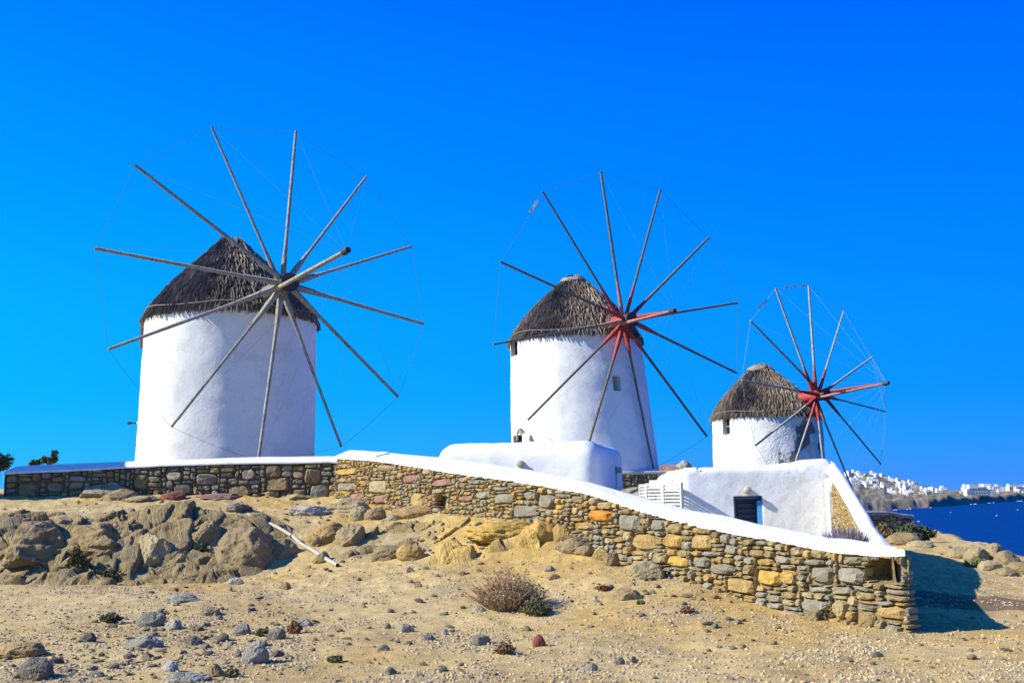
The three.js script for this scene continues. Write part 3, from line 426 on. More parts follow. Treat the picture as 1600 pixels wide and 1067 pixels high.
{ // the low house with the blue door
  const D = HB.D, l = at(1066, 775, D), r = at(1308, 775, D - .2), gy = .1, topY = at(1285, 717, D).y, w = r.x - l.x, dd = 5, h = topY - gy;
  const ang = Math.atan2(-(r.z - l.z), r.x - l.x), o = thing('white_house', 'low white plastered house with a blue door and lumpy roof edge beside the stone wall', 'house', V(l.x, gy, l.z)); o.rotation.y = ang;
  const dx0 = at(1146, 790, D).x - l.x, dx1 = at(1191, 790, D).x - l.x, dTop = at(1168, 774, D).y - gy;
  const yTop = [[1060, 741], [1075, 731], [1092, 729], [1096, 737], [1100, 730], [1150, 729.5], [1200, 728.5], [1247, 726.5], [1250.5, 734], [1254, 719], [1285, 717], [1300, 719], [1313, 731]].map(([x, y]) => { const p = at(x, y, D); return [p.x - l.x - w / 2, p.y - gy - h / 2]; });
  const g = rounded(w, h, dd, .16, 8, .045, [[(dx0 + dx1) / 2 - w / 2, dTop / 2 - h / 2 - .01, dd / 2 - .05, dx1 - dx0, dTop, .75]], (v) => { const k = v.y - (h / 2 - .5); if (k > 0) v.y = h / 2 - .5 + k / .5 * (plin(yTop, v.x) - h / 2 + .5); }, .07);
  mesh('wall', XF(g, V(w / 2, h / 2, -dd / 2)), mPlaster, o);
  // door: frame and boards
  const mBlue = M({ color: C(.03, .10, .24), roughness: .55 }), mBlueL = M({ color: C(.05, .27, .58), roughness: .5 }), door = mesh('door', XF(new THREE.BoxGeometry(dx1 - dx0 - .1, dTop - .06, .05), V((dx0 + dx1) / 2, dTop / 2 - .03, -.33)), M({ color: C(.018, .026, .05), roughness: .6 }), o);
  for (let k = 0; k < 9; k++) mesh('slat', XF(new RoundedBoxGeometry(dx1 - dx0 - .22, .075, .03, 1, .008), V((dx0 + dx1) / 2, dTop - .2 - k * .11, -.295)), M({ color: C(.022, .035, .065), roughness: .6 }), door);
  mesh('door_frame', XF(new RoundedBoxGeometry(dx1 - dx0 - .01, .07, .12, 1, .01), V((dx0 + dx1) / 2, dTop - .04, -.25)), mBlue, o);
  mesh('door_frame', XF(new RoundedBoxGeometry(.06, dTop - .1, .12, 1, .01), V(dx0 + .035, dTop / 2 - .05, -.25)), mBlue, o); mesh('door_frame', XF(new RoundedBoxGeometry(.09, dTop - .1, .22, 1, .01), V(dx1 - .05, dTop / 2 - .05, -.2)), mBlueL, o);
  wallLamp(o, V(at(1166, 766, D).x - l.x, at(1166, 766, D).y - gy, .0), new THREE.Quaternion(), .075);
  // stepped round benches against the left end
  for (const [k, off] of [[0, 0], [1, .09]]) mesh('end_bench', XF(rounded(.34, h - .2 - k * .05, dd - 1 - k, .15, 6, .02), V(.06 - off, (h - .2 - k * .05) / 2, -dd / 2 - .3)), mPlaster, o);
}
{ // white louvred screen left of the low house
  const o = thing('louvre_screen', 'white slatted screen of three panels beside the low white house', 'screen', null), mW = M({ color: C(.60, .57, .52), roughness: .6 });
  const pts = [[1000, 757.5, 22.2], [1010, 756, 21.7], [1036, 754, 21.1], [1066, 753.5, 20.5]].map(([x, y, D]) => at(x, y, D)); const yb = .9;
  for (let k = 0; k < 3; k++) {
    const a = pts[k], b = pts[k + 1], w = Math.hypot(b.x - a.x, b.z - a.z), q = new THREE.Quaternion().setFromAxisAngle(V(0, 1, 0), Math.atan2(-(b.z - a.z), b.x - a.x)), top = (a.y + b.y) / 2, h = top - yb, add = (name, x, y, z, sx, sy, sz, rx = 0) => { const g = new RoundedBoxGeometry(sx, sy, sz, 1, .006); g.rotateX(rx); g.translate(x, y - yb, z); mesh(name, XF(g, V(a.x, yb, a.z), q), mW, pan); };
    const pan = new THREE.Group(); pan.name = 'panel'; o.add(pan);
    add('rail', w / 2, top - .03, 0, w, .06, .06); add('rail', w / 2, yb + .03, 0, w, .06, .06); add('stile', .025, top - h / 2, 0, .05, h - .12, .06); if (w > .2) add('stile', w - .03, top - h / 2, 0, .05, h - .12, .06);
    for (let y = top - .1; y > yb + .06; y -= .068) add('slat', w / 2, y, 0, w - .1, .046, .012, -.75);
  }
  mesh('panel_backing', XF(new THREE.BoxGeometry(.8, 1.0, .02), V((pts[0].x + pts[3].x) / 2 + .05, 1.4, (pts[0].z + pts[3].z) / 2 - .22), new THREE.Quaternion().setFromAxisAngle(V(0, 1, 0), -1.06)), M({ color: C(.5, .48, .45) }), o);
}
{ // wing wall
  const o = thing('wing_wall', 'curved white buttress wall with a triangle of bare stone, sweeping down from the low house', 'wall', null);
  const A = WG.A, B = WG.B, L = Math.hypot(B[0] - A[0], B[1] - A[1]), d = [(B[0] - A[0]) / L, (B[1] - A[1]) / L], n = [d[1], -d[0]];   // n looks left
  const S = (p) => (p.x - A[0]) * d[0] + (p.z - A[1]) * d[1], prof = [[1308, 722], [1322, 742], [1340, 770], [1352, 790], [1362, 805], [1371, 823], [1385, 838], [1400, 852], [1416, 864]].map(([x, y]) => { const p = hitLine(x, y, A, B); return [S(p), p.y]; }).reverse();
  const top = (s) => plin(prof, s), wd = (s) => plin([[0, .40], [.9, .24], [2, .17], [5, .17], [9, .22]], s), P = (s, y, e) => V(A[0] + d[0] * s + n[0] * e, y, A[1] + d[1] * s + n[1] * e);
  const pos = [], uv = [], idx = []; const N = 46; let K = 0;
  for (let i = 0; i <= N; i++) { const s = lerp(.06, prof[prof.length - 1][0] + .3, i / N), t = top(s), w = Math.max(.06, Math.min(wd(s), 1.08 * s)), lo = s < .9 ? -.17 : -1.4, ring = [[0, lo], [-.02, -.2], [0, -.06], [w * .15, -.01], [w * .5, .02], [w * .8, 0], [w, -.05], [w + .015, -.16], [w + .015, -.2], [w * .6, -.21], [w * .6, lo]]; K = ring.length; ring.forEach(([e, y], j) => { const k = .03 * fbm(s * 1.5, e * 3 + y * 2, 5, 3), p = P(s, t + (s < .9 ? Math.max(y, -.05) : y) + k, e + k); pos.push(p.x, p.y, p.z); uv.push(s, e + y); }); }
  for (let i = 0; i < N; i++) for (let j = 0; j < K - 1; j++) { const a = i * K + j, b = a + K; idx.push(a, b, a + 1, b, b + 1, a + 1); } for (let j = 1; j < K - 1; j++) idx.push(0, j, j + 1);
  mesh('coping', geo(pos, idx, uv), mPlaster, o);
  const F2 = (s, y, e) => P(s, y, e + plin([[0, .08], [3, .08], [9, .13]], s)), s1 = prof[prof.length - 1][0], r2 = pack(s1 - 1.6, () => .2, (s) => top(s + 1.6) - .3, { w: [.12, .3], h: [.06, .14] });
  stones(o, (s, y, e) => F2(s + 1.6, y, e), r2, () => pick(['ochre', 'tan', 'gold', 'tan', 'ochre']), { max: 120 });
  core(o, (s, y, e) => F2(s + 1.6, y, e), s1 - 1.6, () => .2, (s) => top(s + 1.6) - .3, [.46, .34, .16]);
  const pf_ = at(1296, 750, HB.D - .35), pg = rounded(.13, 2.2, .3, .05, 6, .02); mesh('plaster_edge', XF(pg, V(pf_.x, pf_.y - 1.05, pf_.z)), mPlaster, o);
}

// ---------------------------------------------------------------- windmills
const tuft = (() => { // a bent bundle of straw
  const pos = [], idx = [], n = 4; for (let i = 0; i <= n; i++) { const t = i / n, w = .5 * (1 - .75 * t ** 1.6), y = -t, z = .12 + .10 * Math.sin(t * 3) - .06 * t; pos.push(-w, y, z - .05, 0, y, z + .35 * (1 - .6 * t), w, y, z - .05); if (i) { const k = i * 3; idx.push(k - 3, k, k - 2, k, k + 1, k - 2, k - 2, k + 1, k - 1, k + 1, k + 2, k - 1); } }
  idx.push(0, 1, 2); return geo(pos, idx).toNonIndexed();
})(); tuft.computeVertexNormals();
const mThatch = M({ color: C(1, 1, 1), map: null, roughness: 1 }), mThatchBase = M({ color: C(.13, .10, .078), roughness: 1 });
function windmill(o_) {
  const { name, label, cpx, D, yTopPx, R0, R1, eaveY, apexPx, hubPx, hubD, az, el, tips, coneOff, tipPx, bowL, red, baseY, lean = 0, dark } = o_;
  const c = at(cpx, 650, D), root = thing('windmill', label, 'windmill', V(c.x, baseY, c.z)); const lx = c.x, lz = c.z, W2L = (p) => p.clone().sub(root.position);
  const apex = at(...apexPx, D); const H = eaveY - baseY; const axs = (y) => lean * (y / H);                 // slight lean of the tower
  const rad = (y) => lerp(R1, R0, clamp(y / H));
  // --- tower with openings
  const face = (px, py) => { const d = rayDir(px, py), e = camera.position; let r = lerp(R1, R0, .6); const ex = e.x - lx, ez = e.z - lz, a = d.x * d.x + d.z * d.z, b = 2 * (ex * d.x + ez * d.z), cc = ex * ex + ez * ez - r * r, q = b * b - 4 * a * cc, t = q < 0 ? -b / (2 * a) : (-b - Math.sqrt(q)) / (2 * a), p = e.clone().addScaledVector(d, t); return [Math.atan2(p.x - lx, p.z - lz), p.y - baseY]; };
  const wins = (o_.windows || []).map(([x0, x1, y0, y1, k]) => { const [a0, h1] = face(x0, y0), [a1, h0] = face(x1, y1); return { a0, a1, h0: Math.max(h0, -.2), h1, k }; });
  const angs = [], hs = []; for (let i = 0; i < 144; i++) angs.push(-Math.PI + i / 144 * 2 * Math.PI); for (const w of wins) { angs.push(w.a0, w.a1); hs.push(w.h0, w.h1); } for (let y = -.6; y < H - .06; y += .12) hs.push(y); hs.push(H - .06);
  const un = (a, e) => a.sort((p, q) => p - q).filter((v, i, s) => !i || v - s[i - 1] > e); const A = un(angs, 1e-4), Y = un(hs, 1e-3), nA = A.length;
  const S = (a, y, dr = 0) => { const r = rad(y) + dr + .06 * fbm(Math.sin(a) * 2, y * .7, Math.cos(a) * 2 + cpx, 3) + .02 * fbm(Math.sin(a) * 7, y * 2.6, Math.cos(a) * 7, 2); return V(Math.sin(a) * r + axs(y), y, Math.cos(a) * r); };
  const pos = [], uv = [], idx = []; for (const y of Y) for (let i = 0; i <= nA; i++) { const a = i < nA ? A[i] : A[0] + 2 * Math.PI, p = S(A[i % nA], y); pos.push(p.x, p.y, p.z); uv.push(a * (R0 + R1) / 2, y); }
  for (let j = 0; j < Y.length - 1; j++) for (let i = 0; i < nA; i++) { const am = A[i] + 1e-3, ym = (Y[j] + Y[j + 1]) / 2; if (wins.some((w) => am > w.a0 && am < w.a1 - 1e-6 && ym > w.h0 && ym < w.h1)) continue; const a = j * (nA + 1) + i, b = a + 1, cI = a + nA + 1, d = cI + 1; idx.push(a, b, cI, b, d, cI); }
  const tower = mesh('tower', geo(pos, idx, uv), o_.towerMat || mPlaster, root);
  for (const w of wins) {
    const q = [S(w.a0, w.h0), S(w.a1, w.h0), S(w.a1, w.h1), S(w.a0, w.h1)], n = V(Math.sin((w.a0 + w.a1) / 2), 0, Math.cos((w.a0 + w.a1) / 2)), dep = w.k === 'recess' ? .5 : .22, b = q.map((p) => p.clone().addScaledVector(n, -dep)), pp = [], ii = [];
    for (let k = 0; k < 4; k++) { const m = (k + 1) % 4; for (const v of [q[k], b[k], q[m], q[m], b[k], b[m]]) pp.push(v.x, v.y, v.z); }
    const g = boxUV(geo(pp)); const win = mesh('window', g, mPlaster, root); const mid = b[0].clone().add(b[2]).multiplyScalar(.5), ww = b[0].distanceTo(b[1]), hh = b[0].distanceTo(b[3]), rot = new THREE.Quaternion().setFromUnitVectors(V(0, 0, 1), n);
    const add = (nm, x, y, z, sx, sy, sz, m) => { const bx = new THREE.BoxGeometry(sx, sy, sz); bx.translate(x, y, z); mesh(nm, XF(bx, mid, rot), m, win); };
    if (w.k === 'recess') add('back_wall', 0, 0, -.02, ww + .05, hh + .05, .04, M({ color: C(.7, .68, .64), map: plasterTex }));
    else { const mf = w.k === 'pale' ? M({ color: C(.45, .43, .38), map: woodTex }) : M({ color: C(.06, .05, .045), map: woodTex }), f = .07; add('pane', 0, 0, -.02, ww, hh, .02, M({ color: C(.02, .022, .026), roughness: .15 }));
      add('frame', -ww / 2 + f / 2, 0, .02, f, hh, .06, mf); add('frame', ww / 2 - f / 2, 0, .02, f, hh, .06, mf); add('frame', 0, hh / 2 - f / 2, .018, ww - 2 * f, f, .06, mf); add('frame', 0, -hh / 2 + f / 2, .018, ww - 2 * f, f, .06, mf); add('frame', 0, 0, .014, ww - 2 * f, f * .7, .05, mf); }
  }
  // --- thatched roof
  const top = W2L(apex), over = .07, rH = top.y - H, ax = V(axs(H), 0, 0), roof = new THREE.Group(); roof.name = 'roof'; root.add(roof);
  const prof = (t) => { const b = o_.bulge ?? .10; return [(1 - t) * (R0 + over) + b * R0 * Math.sin(Math.PI * t) * (1 - t * .4) + .10 * t + .24 * t ** 3, H - .12 + (rH + .12) * t]; };
  const cent = (t) => V(lerp(ax.x, top.x, t), 0, 0);
  { const q = [], id = []; for (let j = 0; j <= 24; j++) for (let i = 0; i <= 64; i++) { const t = j / 24, a = i / 64 * 2 * Math.PI, [r, y] = prof(t), k = cent(t), rr = r - .05 + .05 * fbm(Math.sin(a) * 3, t * 4, Math.cos(a) * 3); q.push(k.x + Math.sin(a) * rr, y, Math.cos(a) * rr); } for (let j = 0; j < 24; j++) for (let i = 0; i < 64; i++) { const a = j * 65 + i; id.push(a, a + 1, a + 65, a + 1, a + 66, a + 65); } id.push(); mesh('thatch_base', geo(q, id), mThatchBase, roof); }
  const rows = 38, mats = [], cols = []; const tone = o_.thatch;
  for (let j = 0; j < rows; j++) { const t = (j / rows) ** 1.0, [r, y] = prof(t), [r2, y2] = prof(Math.min(1, t + .02)), n = Math.max(12, Math.round(2 * Math.PI * r / .05)); for (let i = 0; i < n; i++) {
    const a = (i + R(-.6, .6)) / n * 2 * Math.PI, tj = clamp(t + R(-.025, .025), .0, .99), [ra, ya] = prof(tj), [rb, yb] = prof(Math.min(1, tj + .03)), k = cent(tj), p = V(k.x + Math.sin(a) * ra, ya, Math.cos(a) * ra);
    const upv = V(Math.sin(a) * (rb - ra), yb - ya, Math.cos(a) * (rb - ra)).normalize(), side = V(Math.cos(a), 0, -Math.sin(a)), out = side.clone().cross(upv).normalize(); if (out.dot(V(Math.sin(a), .2, Math.cos(a))) < 0) out.negate();
    side.copy(upv.clone().cross(out)); const ln = R(.2, .4), wd = R(.03, .075), drop = j < 2 ? R(-.2, .05) : 0; const tilt = R(-.22, .22);
    const m = new THREE.Matrix4().makeBasis(side.clone().multiplyScalar(wd), upv.clone().multiplyScalar(ln * (1 + drop)), out.clone().multiplyScalar(R(.08, .2))); const rm = new THREE.Matrix4().makeRotationAxis(out, tilt); const mm = rm.multiply(m);
    p.addScaledVector(upv, ln * .6).addScaledVector(out, R(-.03, .02)); mm.setPosition(p); mats.push(mm);
    const v = Math.exp(R(-.55, .55)), w = fbm(Math.sin(a) * 2, t * 5, Math.cos(a) * 2 + cpx) + R(-.15, .15), cc = w > .12 ? tone[1] : w < -.25 ? tone[2] : tone[0]; cols.push(C(cc[0] * v, cc[1] * v, cc[2] * v));
  } }
  const im = new THREE.InstancedMesh(tuft, mThatch, mats.length); mats.forEach((m, i) => { im.setMatrixAt(i, m); im.setColorAt(i, cols[i]); }); im.name = 'thatch'; im.userData.kind = 'stuff'; im.castShadow = im.receiveShadow = true; roof.add(im);
  { const kp = [], [r, y] = prof(.10); for (let i = 0; i <= 48; i++) { const a = i / 48 * 2 * Math.PI; kp.push(V(ax.x + Math.sin(a) * (r + .10), y + .05 * Math.sin(a * 5), Math.cos(a) * (r + .10))); } mesh('thatch_band', new THREE.TubeGeometry(new THREE.CatmullRomCurve3(kp, true), 96, .014, 5), M({ color: C(.30, .26, .2) }), roof); }
  if (o_.cap) { const g = new THREE.SphereGeometry(1, 24, 14), cp = o_.cap; displace(g, (v) => { const k = 1 + .35 * fbm(v.x * 2.2, v.y * 2.2, v.z * 2.2 + cpx, 3); v.set(v.x * cp.r * k, v.y * cp.h * k, v.z * cp.r * k); }); mesh('roof_cap', boxUV(XF(g, V(top.x + (cp.dx || 0), top.y - cp.h * .7, cp.dz || 0))), M({ color: C(...cp.c), map: stoneTex, bumpMap: stoneBump, bumpScale: .05 }), roof); }
  // --- wheel
  const hub = at(...hubPx, hubD), a = V(Math.cos(el) * Math.sin(az), Math.sin(el), Math.cos(el) * Math.cos(az)), e1 = V(0, 1, 0).cross(a).normalize(), e2 = a.clone().cross(e1);
  const tp = tips.map(([x, y]) => { const d = rayDir(x, y), o = hub.clone().addScaledVector(a, coneOff), t = o.clone().sub(camera.position).dot(a) / d.dot(a); return camera.position.clone().addScaledVector(d, t); });
  const rr = tp.map((p) => p.distanceTo(hub)), mean = [...rr].sort((p, q) => p - q)[6]; const ang = tp.map((p) => Math.atan2(p.clone().sub(hub).dot(e2), p.clone().sub(hub).dot(e1)));
  tp.forEach((p, i) => { if (o_.cut?.includes(i)) p.copy(hub).addScaledVector(a, coneOff).addScaledVector(e1, mean * Math.cos(ang[i])).addScaledVector(e2, mean * Math.sin(ang[i])); });
  const hl = W2L(hub), bow = hl.clone().addScaledVector(a, bowL), T = tp.map(W2L);
  
  mesh('axle', boxUV(bar(hl.clone().addScaledVector(a, -2.3), hl.clone().addScaledVector(a, .34), .25, .25, 14)), red ? mRed : mWoodGrey, root);
  mesh('axle_collar', boxUV(bar(hl.clone().addScaledVector(a, .30), hl.clone().addScaledVector(a, .46), .285, .285, 16)), mIron, root);
  T.forEach((t, i) => {
    const st = ((i % 6) / 5 - .5) * .5, h0 = hl.clone().addScaledVector(a, st * .9), d = t.clone().sub(h0), sp = mesh('sail_spoke', boxUV(bar(h0, t, .061 * (o_.sw || 1), .044 * (o_.sw || 1), 4, R(0, 1.5), 4)), o_.spokeM, root);
    const u = d.clone().normalize(), len = mean * (red ? R(.22, .30) : R(.22, .3)), cut = len * .55;
    const m = red ? (rnd() < .8 ? mRed : mRedPale) : o_.spokeM, sl = (r0, r1, l) => h0.clone().addScaledVector(u, l);
    const g = mergeGeometries([bar(h0, sl(0, 0, cut), .105, .095, 4, .8), bar(sl(0, 0, cut), sl(0, 0, len), .095, .058, 4, .8)]);
    mesh('spoke_sleeve', boxUV(g), m, sp);
  });
  for (const s of [-1, 1]) { mesh('bowsprit', boxUV(bar(hl.clone().addScaledVector(a, .1).addScaledVector(e1, s * .24).addScaledVector(e2, s * .14), bow.clone().addScaledVector(e1, s * .035), .085, .05, 4, .3)), red ? (s > 0 ? mRed : mRedPale) : mWoodPale, root); }
  mesh('bowsprit_ring', bar(bow.clone().addScaledVector(a, -.16), bow.clone().addScaledVector(a, .1), .1, .085, 10), o_.tipM || mIron, root);
  T.forEach((t, i) => { const n = T[(i + 1) % 12]; mesh('rim_rope', rope(t, n, red ? .0055 : .0042, .05), o_.ropeM || mRope, root); mesh('stay_rope', rope(bow, t, .0026, .03, 4), o_.ropeM || mRope, root); });
  return { root, T, hl, bow, a, S, H, tower, W2L };
}
const TH1 = [[.155, .122, .09], [.23, .178, .13], [.10, .08, .06]], TH2 = [[.16, .125, .092], [.235, .18, .13], [.10, .08, .06]], TH3 = [[.165, .128, .093], [.24, .185, .132], [.11, .086, .064]];
const m1 = windmill({ label: 'largest white windmill at left with grey wooden spokes and dark thatched roof', cpx: 356, D: 32.3, R0: 2.70, R1: 2.76, eaveY: at(356, 478, 29.6).y, baseY: 2.2, lean: .05, apexPx: [362, 379], bulge: .12, hubPx: [443.3, 445.8], hubD: 29.5, az: .632, el: .055, coneOff: -.45, bowL: 4.1, thatch: TH1, sw: 1.05,
  tips: [[330, 198], [462, 205], [572, 276], [643, 385], [662, 506], [622, 620], [533, 698], [404, 712], [267, 667], [168, 546], [147, 388], [210, 258]], cut: [7], cap: { r: .34, h: .3, c: [.3, .25, .2] }, windows: [], spokeM: mSpoke1 });
const m2 = windmill({ label: 'middle white windmill with red hub, thatched roof and small square windows', cpx: 913, D: 40.6, R0: 2.66, R1: 2.95, eaveY: at(905, 518, 38).y, baseY: 2.25, lean: -.3, apexPx: [896, 436], bulge: .14, hubPx: [977.1, 501.4], hubD: 38, az: .523, el: -.03, coneOff: .05, bowL: 2.9, thatch: TH2, red: true,
  tips: [[848, 299], [939, 268], [1032, 296], [1108, 371], [1153, 473], [1152, 583], [1105, 682], [1021, 732], [922, 687], [825, 656], [771, 538], [782, 409]], cut: [8], cap: { r: .58, h: .2, c: [.58, .53, .46], dx: .0 },
  windows: [[805, 816, 529, 554, 'dark'], [965, 978, 587, 611, 'recess'], [809, 823, 681, 700, 'dark']], spokeM: mSpoke2 });
const peel = tex(400, (u, v) => { // plaster with patches fallen off along one side
  const m = pf(u, v, 5, 41, 5), a = Math.abs(u - .575) < .10 ? 1 - Math.abs(u - .575) / .10 : 0, n = pf(u, v * .8, 20, 77, 5), k = smooth(.60, .62, n + .17 * a - .06), s = smooth(.62, .7, pf(u, v, 60, 79, 3) + .12 * a), b = .93 + .1 * (m - .5) - .25 * s * a; return k * a > .12 ? [.20 + .2 * (m - .3), .19 + .18 * (m - .3), .18 + .16 * (m - .3)] : [b, b, b * .99];
}, 1);
peel.repeat.set(1 / (2 * Math.PI * 2.62), 1 / (2 * Math.PI * 2.62)); peel.offset.set(.5, .3);
const m3 = windmill({ label: 'smallest and farthest white windmill at right with bright red hub and peeling plaster', cpx: 1199, D: 47.8, R0: 2.52, R1: 2.6, eaveY: at(1199, 645, 45.2).y, baseY: 2.0, lean: -.05, apexPx: [1188, 573], bulge: .14, hubPx: [1279.5, 617.8], hubD: 45.5, az: .659, el: .068, coneOff: -.07, bowL: 3.46, thatch: TH3, red: true, ropeM: mRopePale,
  towerMat: M({ color: C(.775, .765, .735), map: peel, bumpMap: plasterBump, bumpScale: .05 }), tips: [[1212, 450], [1264, 446], [1319, 486], [1364, 558], [1384, 643], [1377, 725], [1337, 775], [1287, 716], [1244, 720], [1181, 696], [1159, 594], [1173, 501]], cut: [7, 8], cap: { r: .52, h: .26, c: [.52, .45, .35], dx: -.1, dz: .1 },
  windows: [[1130, 1142, 653, 679, 'pale']], spokeM: mSpoke3 });
{ // rags caught on the rim ropes
  const rag = (m, i, t, w) => { const p = m.T[i].clone().lerp(m.T[(i + 1) % 12], t), d = m.T[(i + 1) % 12].clone().sub(m.T[i]).normalize(); const g = new THREE.PlaneGeometry(w, .12, 12, 3); displace(g, (v) => { v.z += .06 * Math.sin(v.x * 9) + .03 * fbm(v.x * 6, v.y * 9); v.y *= 1 + .8 * fbm(v.x * 5, 2); }); XF(g, p, new THREE.Quaternion().setFromUnitVectors(V(1, 0, 0), d)); mesh('rag', g, M({ color: C(.68, .66, .62), side: THREE.DoubleSide }), m.root); };
  rag(m2, 11, .78, .55); rag(m3, 11, .5, .8); rag(m3, 0, .55, .3); rag(m3, 0, .85, .3); rag(m3, 0, .3, .2);
}
{ // fittings of the big mill's left side: window frame, door frame, lamp on an arm
  const H = (px, py) => at(px, py, 32.1).sub(m1.root.position), mB = M({ color: C(.30, .16, .12), map: woodTex });
  const bx = (n, x0, x1, y0, y1, d, m) => { const a = H(x0, y0), b = H(x1, y1); mesh(n, XF(new RoundedBoxGeometry(b.x - a.x, a.y - b.y, d, 1, .01), V((a.x + b.x) / 2, (a.y + b.y) / 2, 0)), m, m1.root); };
  bx('window_frame', 219, 222, 504, 543, .4, mB); bx('door_frame', 214, 217, 662, 722, .4, M({ color: C(.52, .36, .33), map: woodTex }));
  const a = H(216, 661), b = H(201, 661); mesh('lamp_arm', bar(a, b, .025, .025, 8), mIron, m1.root); mesh('lamp', boxUV(bar(b.clone().add(V(-.04, 0, 0)), b.clone().add(V(.06, 0, 0)), .05, .05, 10)), mIron, m1.root); mesh('lamp_bracket', XF(new RoundedBoxGeometry(.12, .1, .1, 1, .02), a), M({ color: C(.62, .57, .45) }), m1.root);
  // curved tap pipe over the lower window of the middle mill
  const f = (px, py) => at(px, py, 38.55).sub(m2.root.position); mesh('pipe_lamp', new THREE.TubeGeometry(new THREE.CatmullRomCurve3([f(808.5, 688), f(808.5, 678), f(811, 671), f(814, 670), f(816, 675)]), 16, .04, 7), M({ color: C(.35, .3, .2) }), m2.root); mesh('lamp', bar(f(812.5, 671), f(817, 678), .09, .12, 10), M({ color: C(.42, .38, .22) }), m2.root);
}

// ---------------------------------------------------------------- rocks
function rockGeo(w, h, d, o = {}) {
  const det = o.det ?? 13, g0 = new THREE.IcosahedronGeometry(1, det), np = o.planes ?? 16, pl = []; const rd = o.round ?? .3, off = R(0, 90);
  for (let i = 0; i < np; i++) { const v = V(R(-1, 1), R(-1, 1), R(-1, 1)).normalize(); pl.push([v, R(.62, .95)]); }
  displace(g0, (v) => {
    let r = 1.05; for (const [n, q] of pl) { const c = n.dot(v); if (c > .05) r = Math.min(r, q / c); } r = lerp(r, 1, rd);
    const st = o.strata ? .05 * o.strata * Math.sin((v.y * 1.2 + v.x * .7 + .4 * N3(v.x * 2 + off, v.y * 2, v.z * 2)) * 13) : 0;
    r *= 1 + (o.rough ?? .16) * fbm(v.x * 1.9 + off, v.y * 1.9, v.z * 1.9, 5) + (o.crack ?? .15) * (ridge(v.x * 1.7 + off, v.y * 2.4, v.z * 1.7, 4) - .3) * (det > 6 ? 1 : .3) + st;
    v.multiplyScalar(r); v.set(v.x * w / 2, v.y * h, v.z * d / 2);
  });
  return boxUV(g0);
}
// px, py: foot in the photograph; w, h in its pixels; stones sit a third in the ground
function rockAt(px, py, w, h, fam, label, group, o = {}) {
  const p = groundHit(px, py), k = p.distanceTo(camera.position) / F, W = w * k, Hh = h * k, dp = W * (o.deep ?? .8);
  const t = thingMesh('rock', rockGeo(W, Hh * (o.lowH || .6) + .02, dp, o), pick(FM[fam]), label, 'rock', group);
  t.position.set(p.x, p.y + Hh * (o.lowH ? .16 : .12), p.z - dp * .35); t.rotation.set(o.tx || 0, R(-.3, .3), o.tilt || 0); return t;
}
function thingMesh(name, g, m, label, cat, group) { const o = mesh(name, g, m); return tag(o, label, cat, group); }
const B = (a, o) => a.forEach(([px, py, w, h, f, l, e]) => rockAt(px, py, w, h, f, l, undefined, { ...o, ...e }));
// the bare outcrop on the left
B([[229, 884, 62, 62, 'tan', 'bright tan fissured boulder in the middle of the left outcrop', { strata: 1, det: 14, tilt: -.4 }], [372, 890, 108, 86, 'brown', 'largest rounded brown boulder at the right end of the left outcrop', { det: 20, round: .4, strata: .6, crack: .12 }],
  [303, 858, 54, 40, 'brown', 'weathered boulder between the bright fissured boulder and the largest one'], [130, 880, 130, 66, 'brown', 'long dark slanting slab of bedrock above the yellow green shrub', { det: 16, tilt: .25, strata: 1 }], [40, 884, 120, 72, 'brown', 'dark bedrock block at the left edge of the picture', { det: 16, tilt: .2, strata: 1 }],
  [437, 874, 50, 34, 'brown', 'shaded brown boulder just left of the white pipe'], [326, 842, 44, 30, 'brown', 'small brown boulder on the lip of the outcrop above the little green tuft'], [270, 838, 50, 34, 'brown', 'dark brown rock on the lip of the left outcrop'], [180, 846, 60, 34, 'brown', 'brown ledge rock on the upper left outcrop', { tilt: .3, strata: 1 }], [85, 832, 70, 26, 'brown', 'ledge rock near the left edge, above the dark block', { tilt: .2 }],
  [343, 893, 34, 18, 'brown', 'low heap stone at the foot of the largest rounded boulder'], [280, 890, 50, 26, 'brown', 'dark low stone in shade at the foot of the outcrop'], [500, 880, 27, 20, 'tan', 'tan block lying against the lower end of the white pipe', { planes: 9 }],
  [512, 848, 66, 36, 'ochre', 'rounded ochre boulder right of the white pipe', { round: .5 }], [545, 852, 52, 40, 'tan', 'tan boulder with a dark right side above the sandy hollow', { strata: .5 }], [492, 853, 30, 22, 'brown', 'brown stone between the pipe and the ochre boulder', { round: .5 }],
  [366, 800, 44, 15, 'dark', 'dark flat rock at the top of the white pipe'], [478, 806, 74, 16, 'pale', 'pale crumbly crust of rock left of the round boulder', { rough: .3 }], [538, 800, 70, 24, 'tan', 'flat tan slab below the corner of the retaining wall', { planes: 8 }],
  [148, 778, 70, 22, 'tan', 'peaked tan slab leaning at the foot of the low wall', { planes: 7, round: .1, tilt: .12 }], [184, 781, 60, 17, 'brown', 'darker half of the peaked slab at the foot of the low wall', { planes: 8, round: .1, tilt: -.2 }], [214, 783, 50, 9, 'tan', 'low tan slab right of the peaked slab'], [268, 781, 38, 13, 'red', 'dull red brick rubble lying at the foot of the low wall', { planes: 7 }], [330, 779, 90, 9, 'pink', 'long flat pinkish slab at the foot of the low wall'], [462, 781, 44, 10, 'tan', 'flat slab near the right end of the low wall'], [421, 776, 20, 9, 'tan', 'small round stone at the right part of the low wall foot']], { deep: .9, round: .14, rough: .12, lowH: .62 });
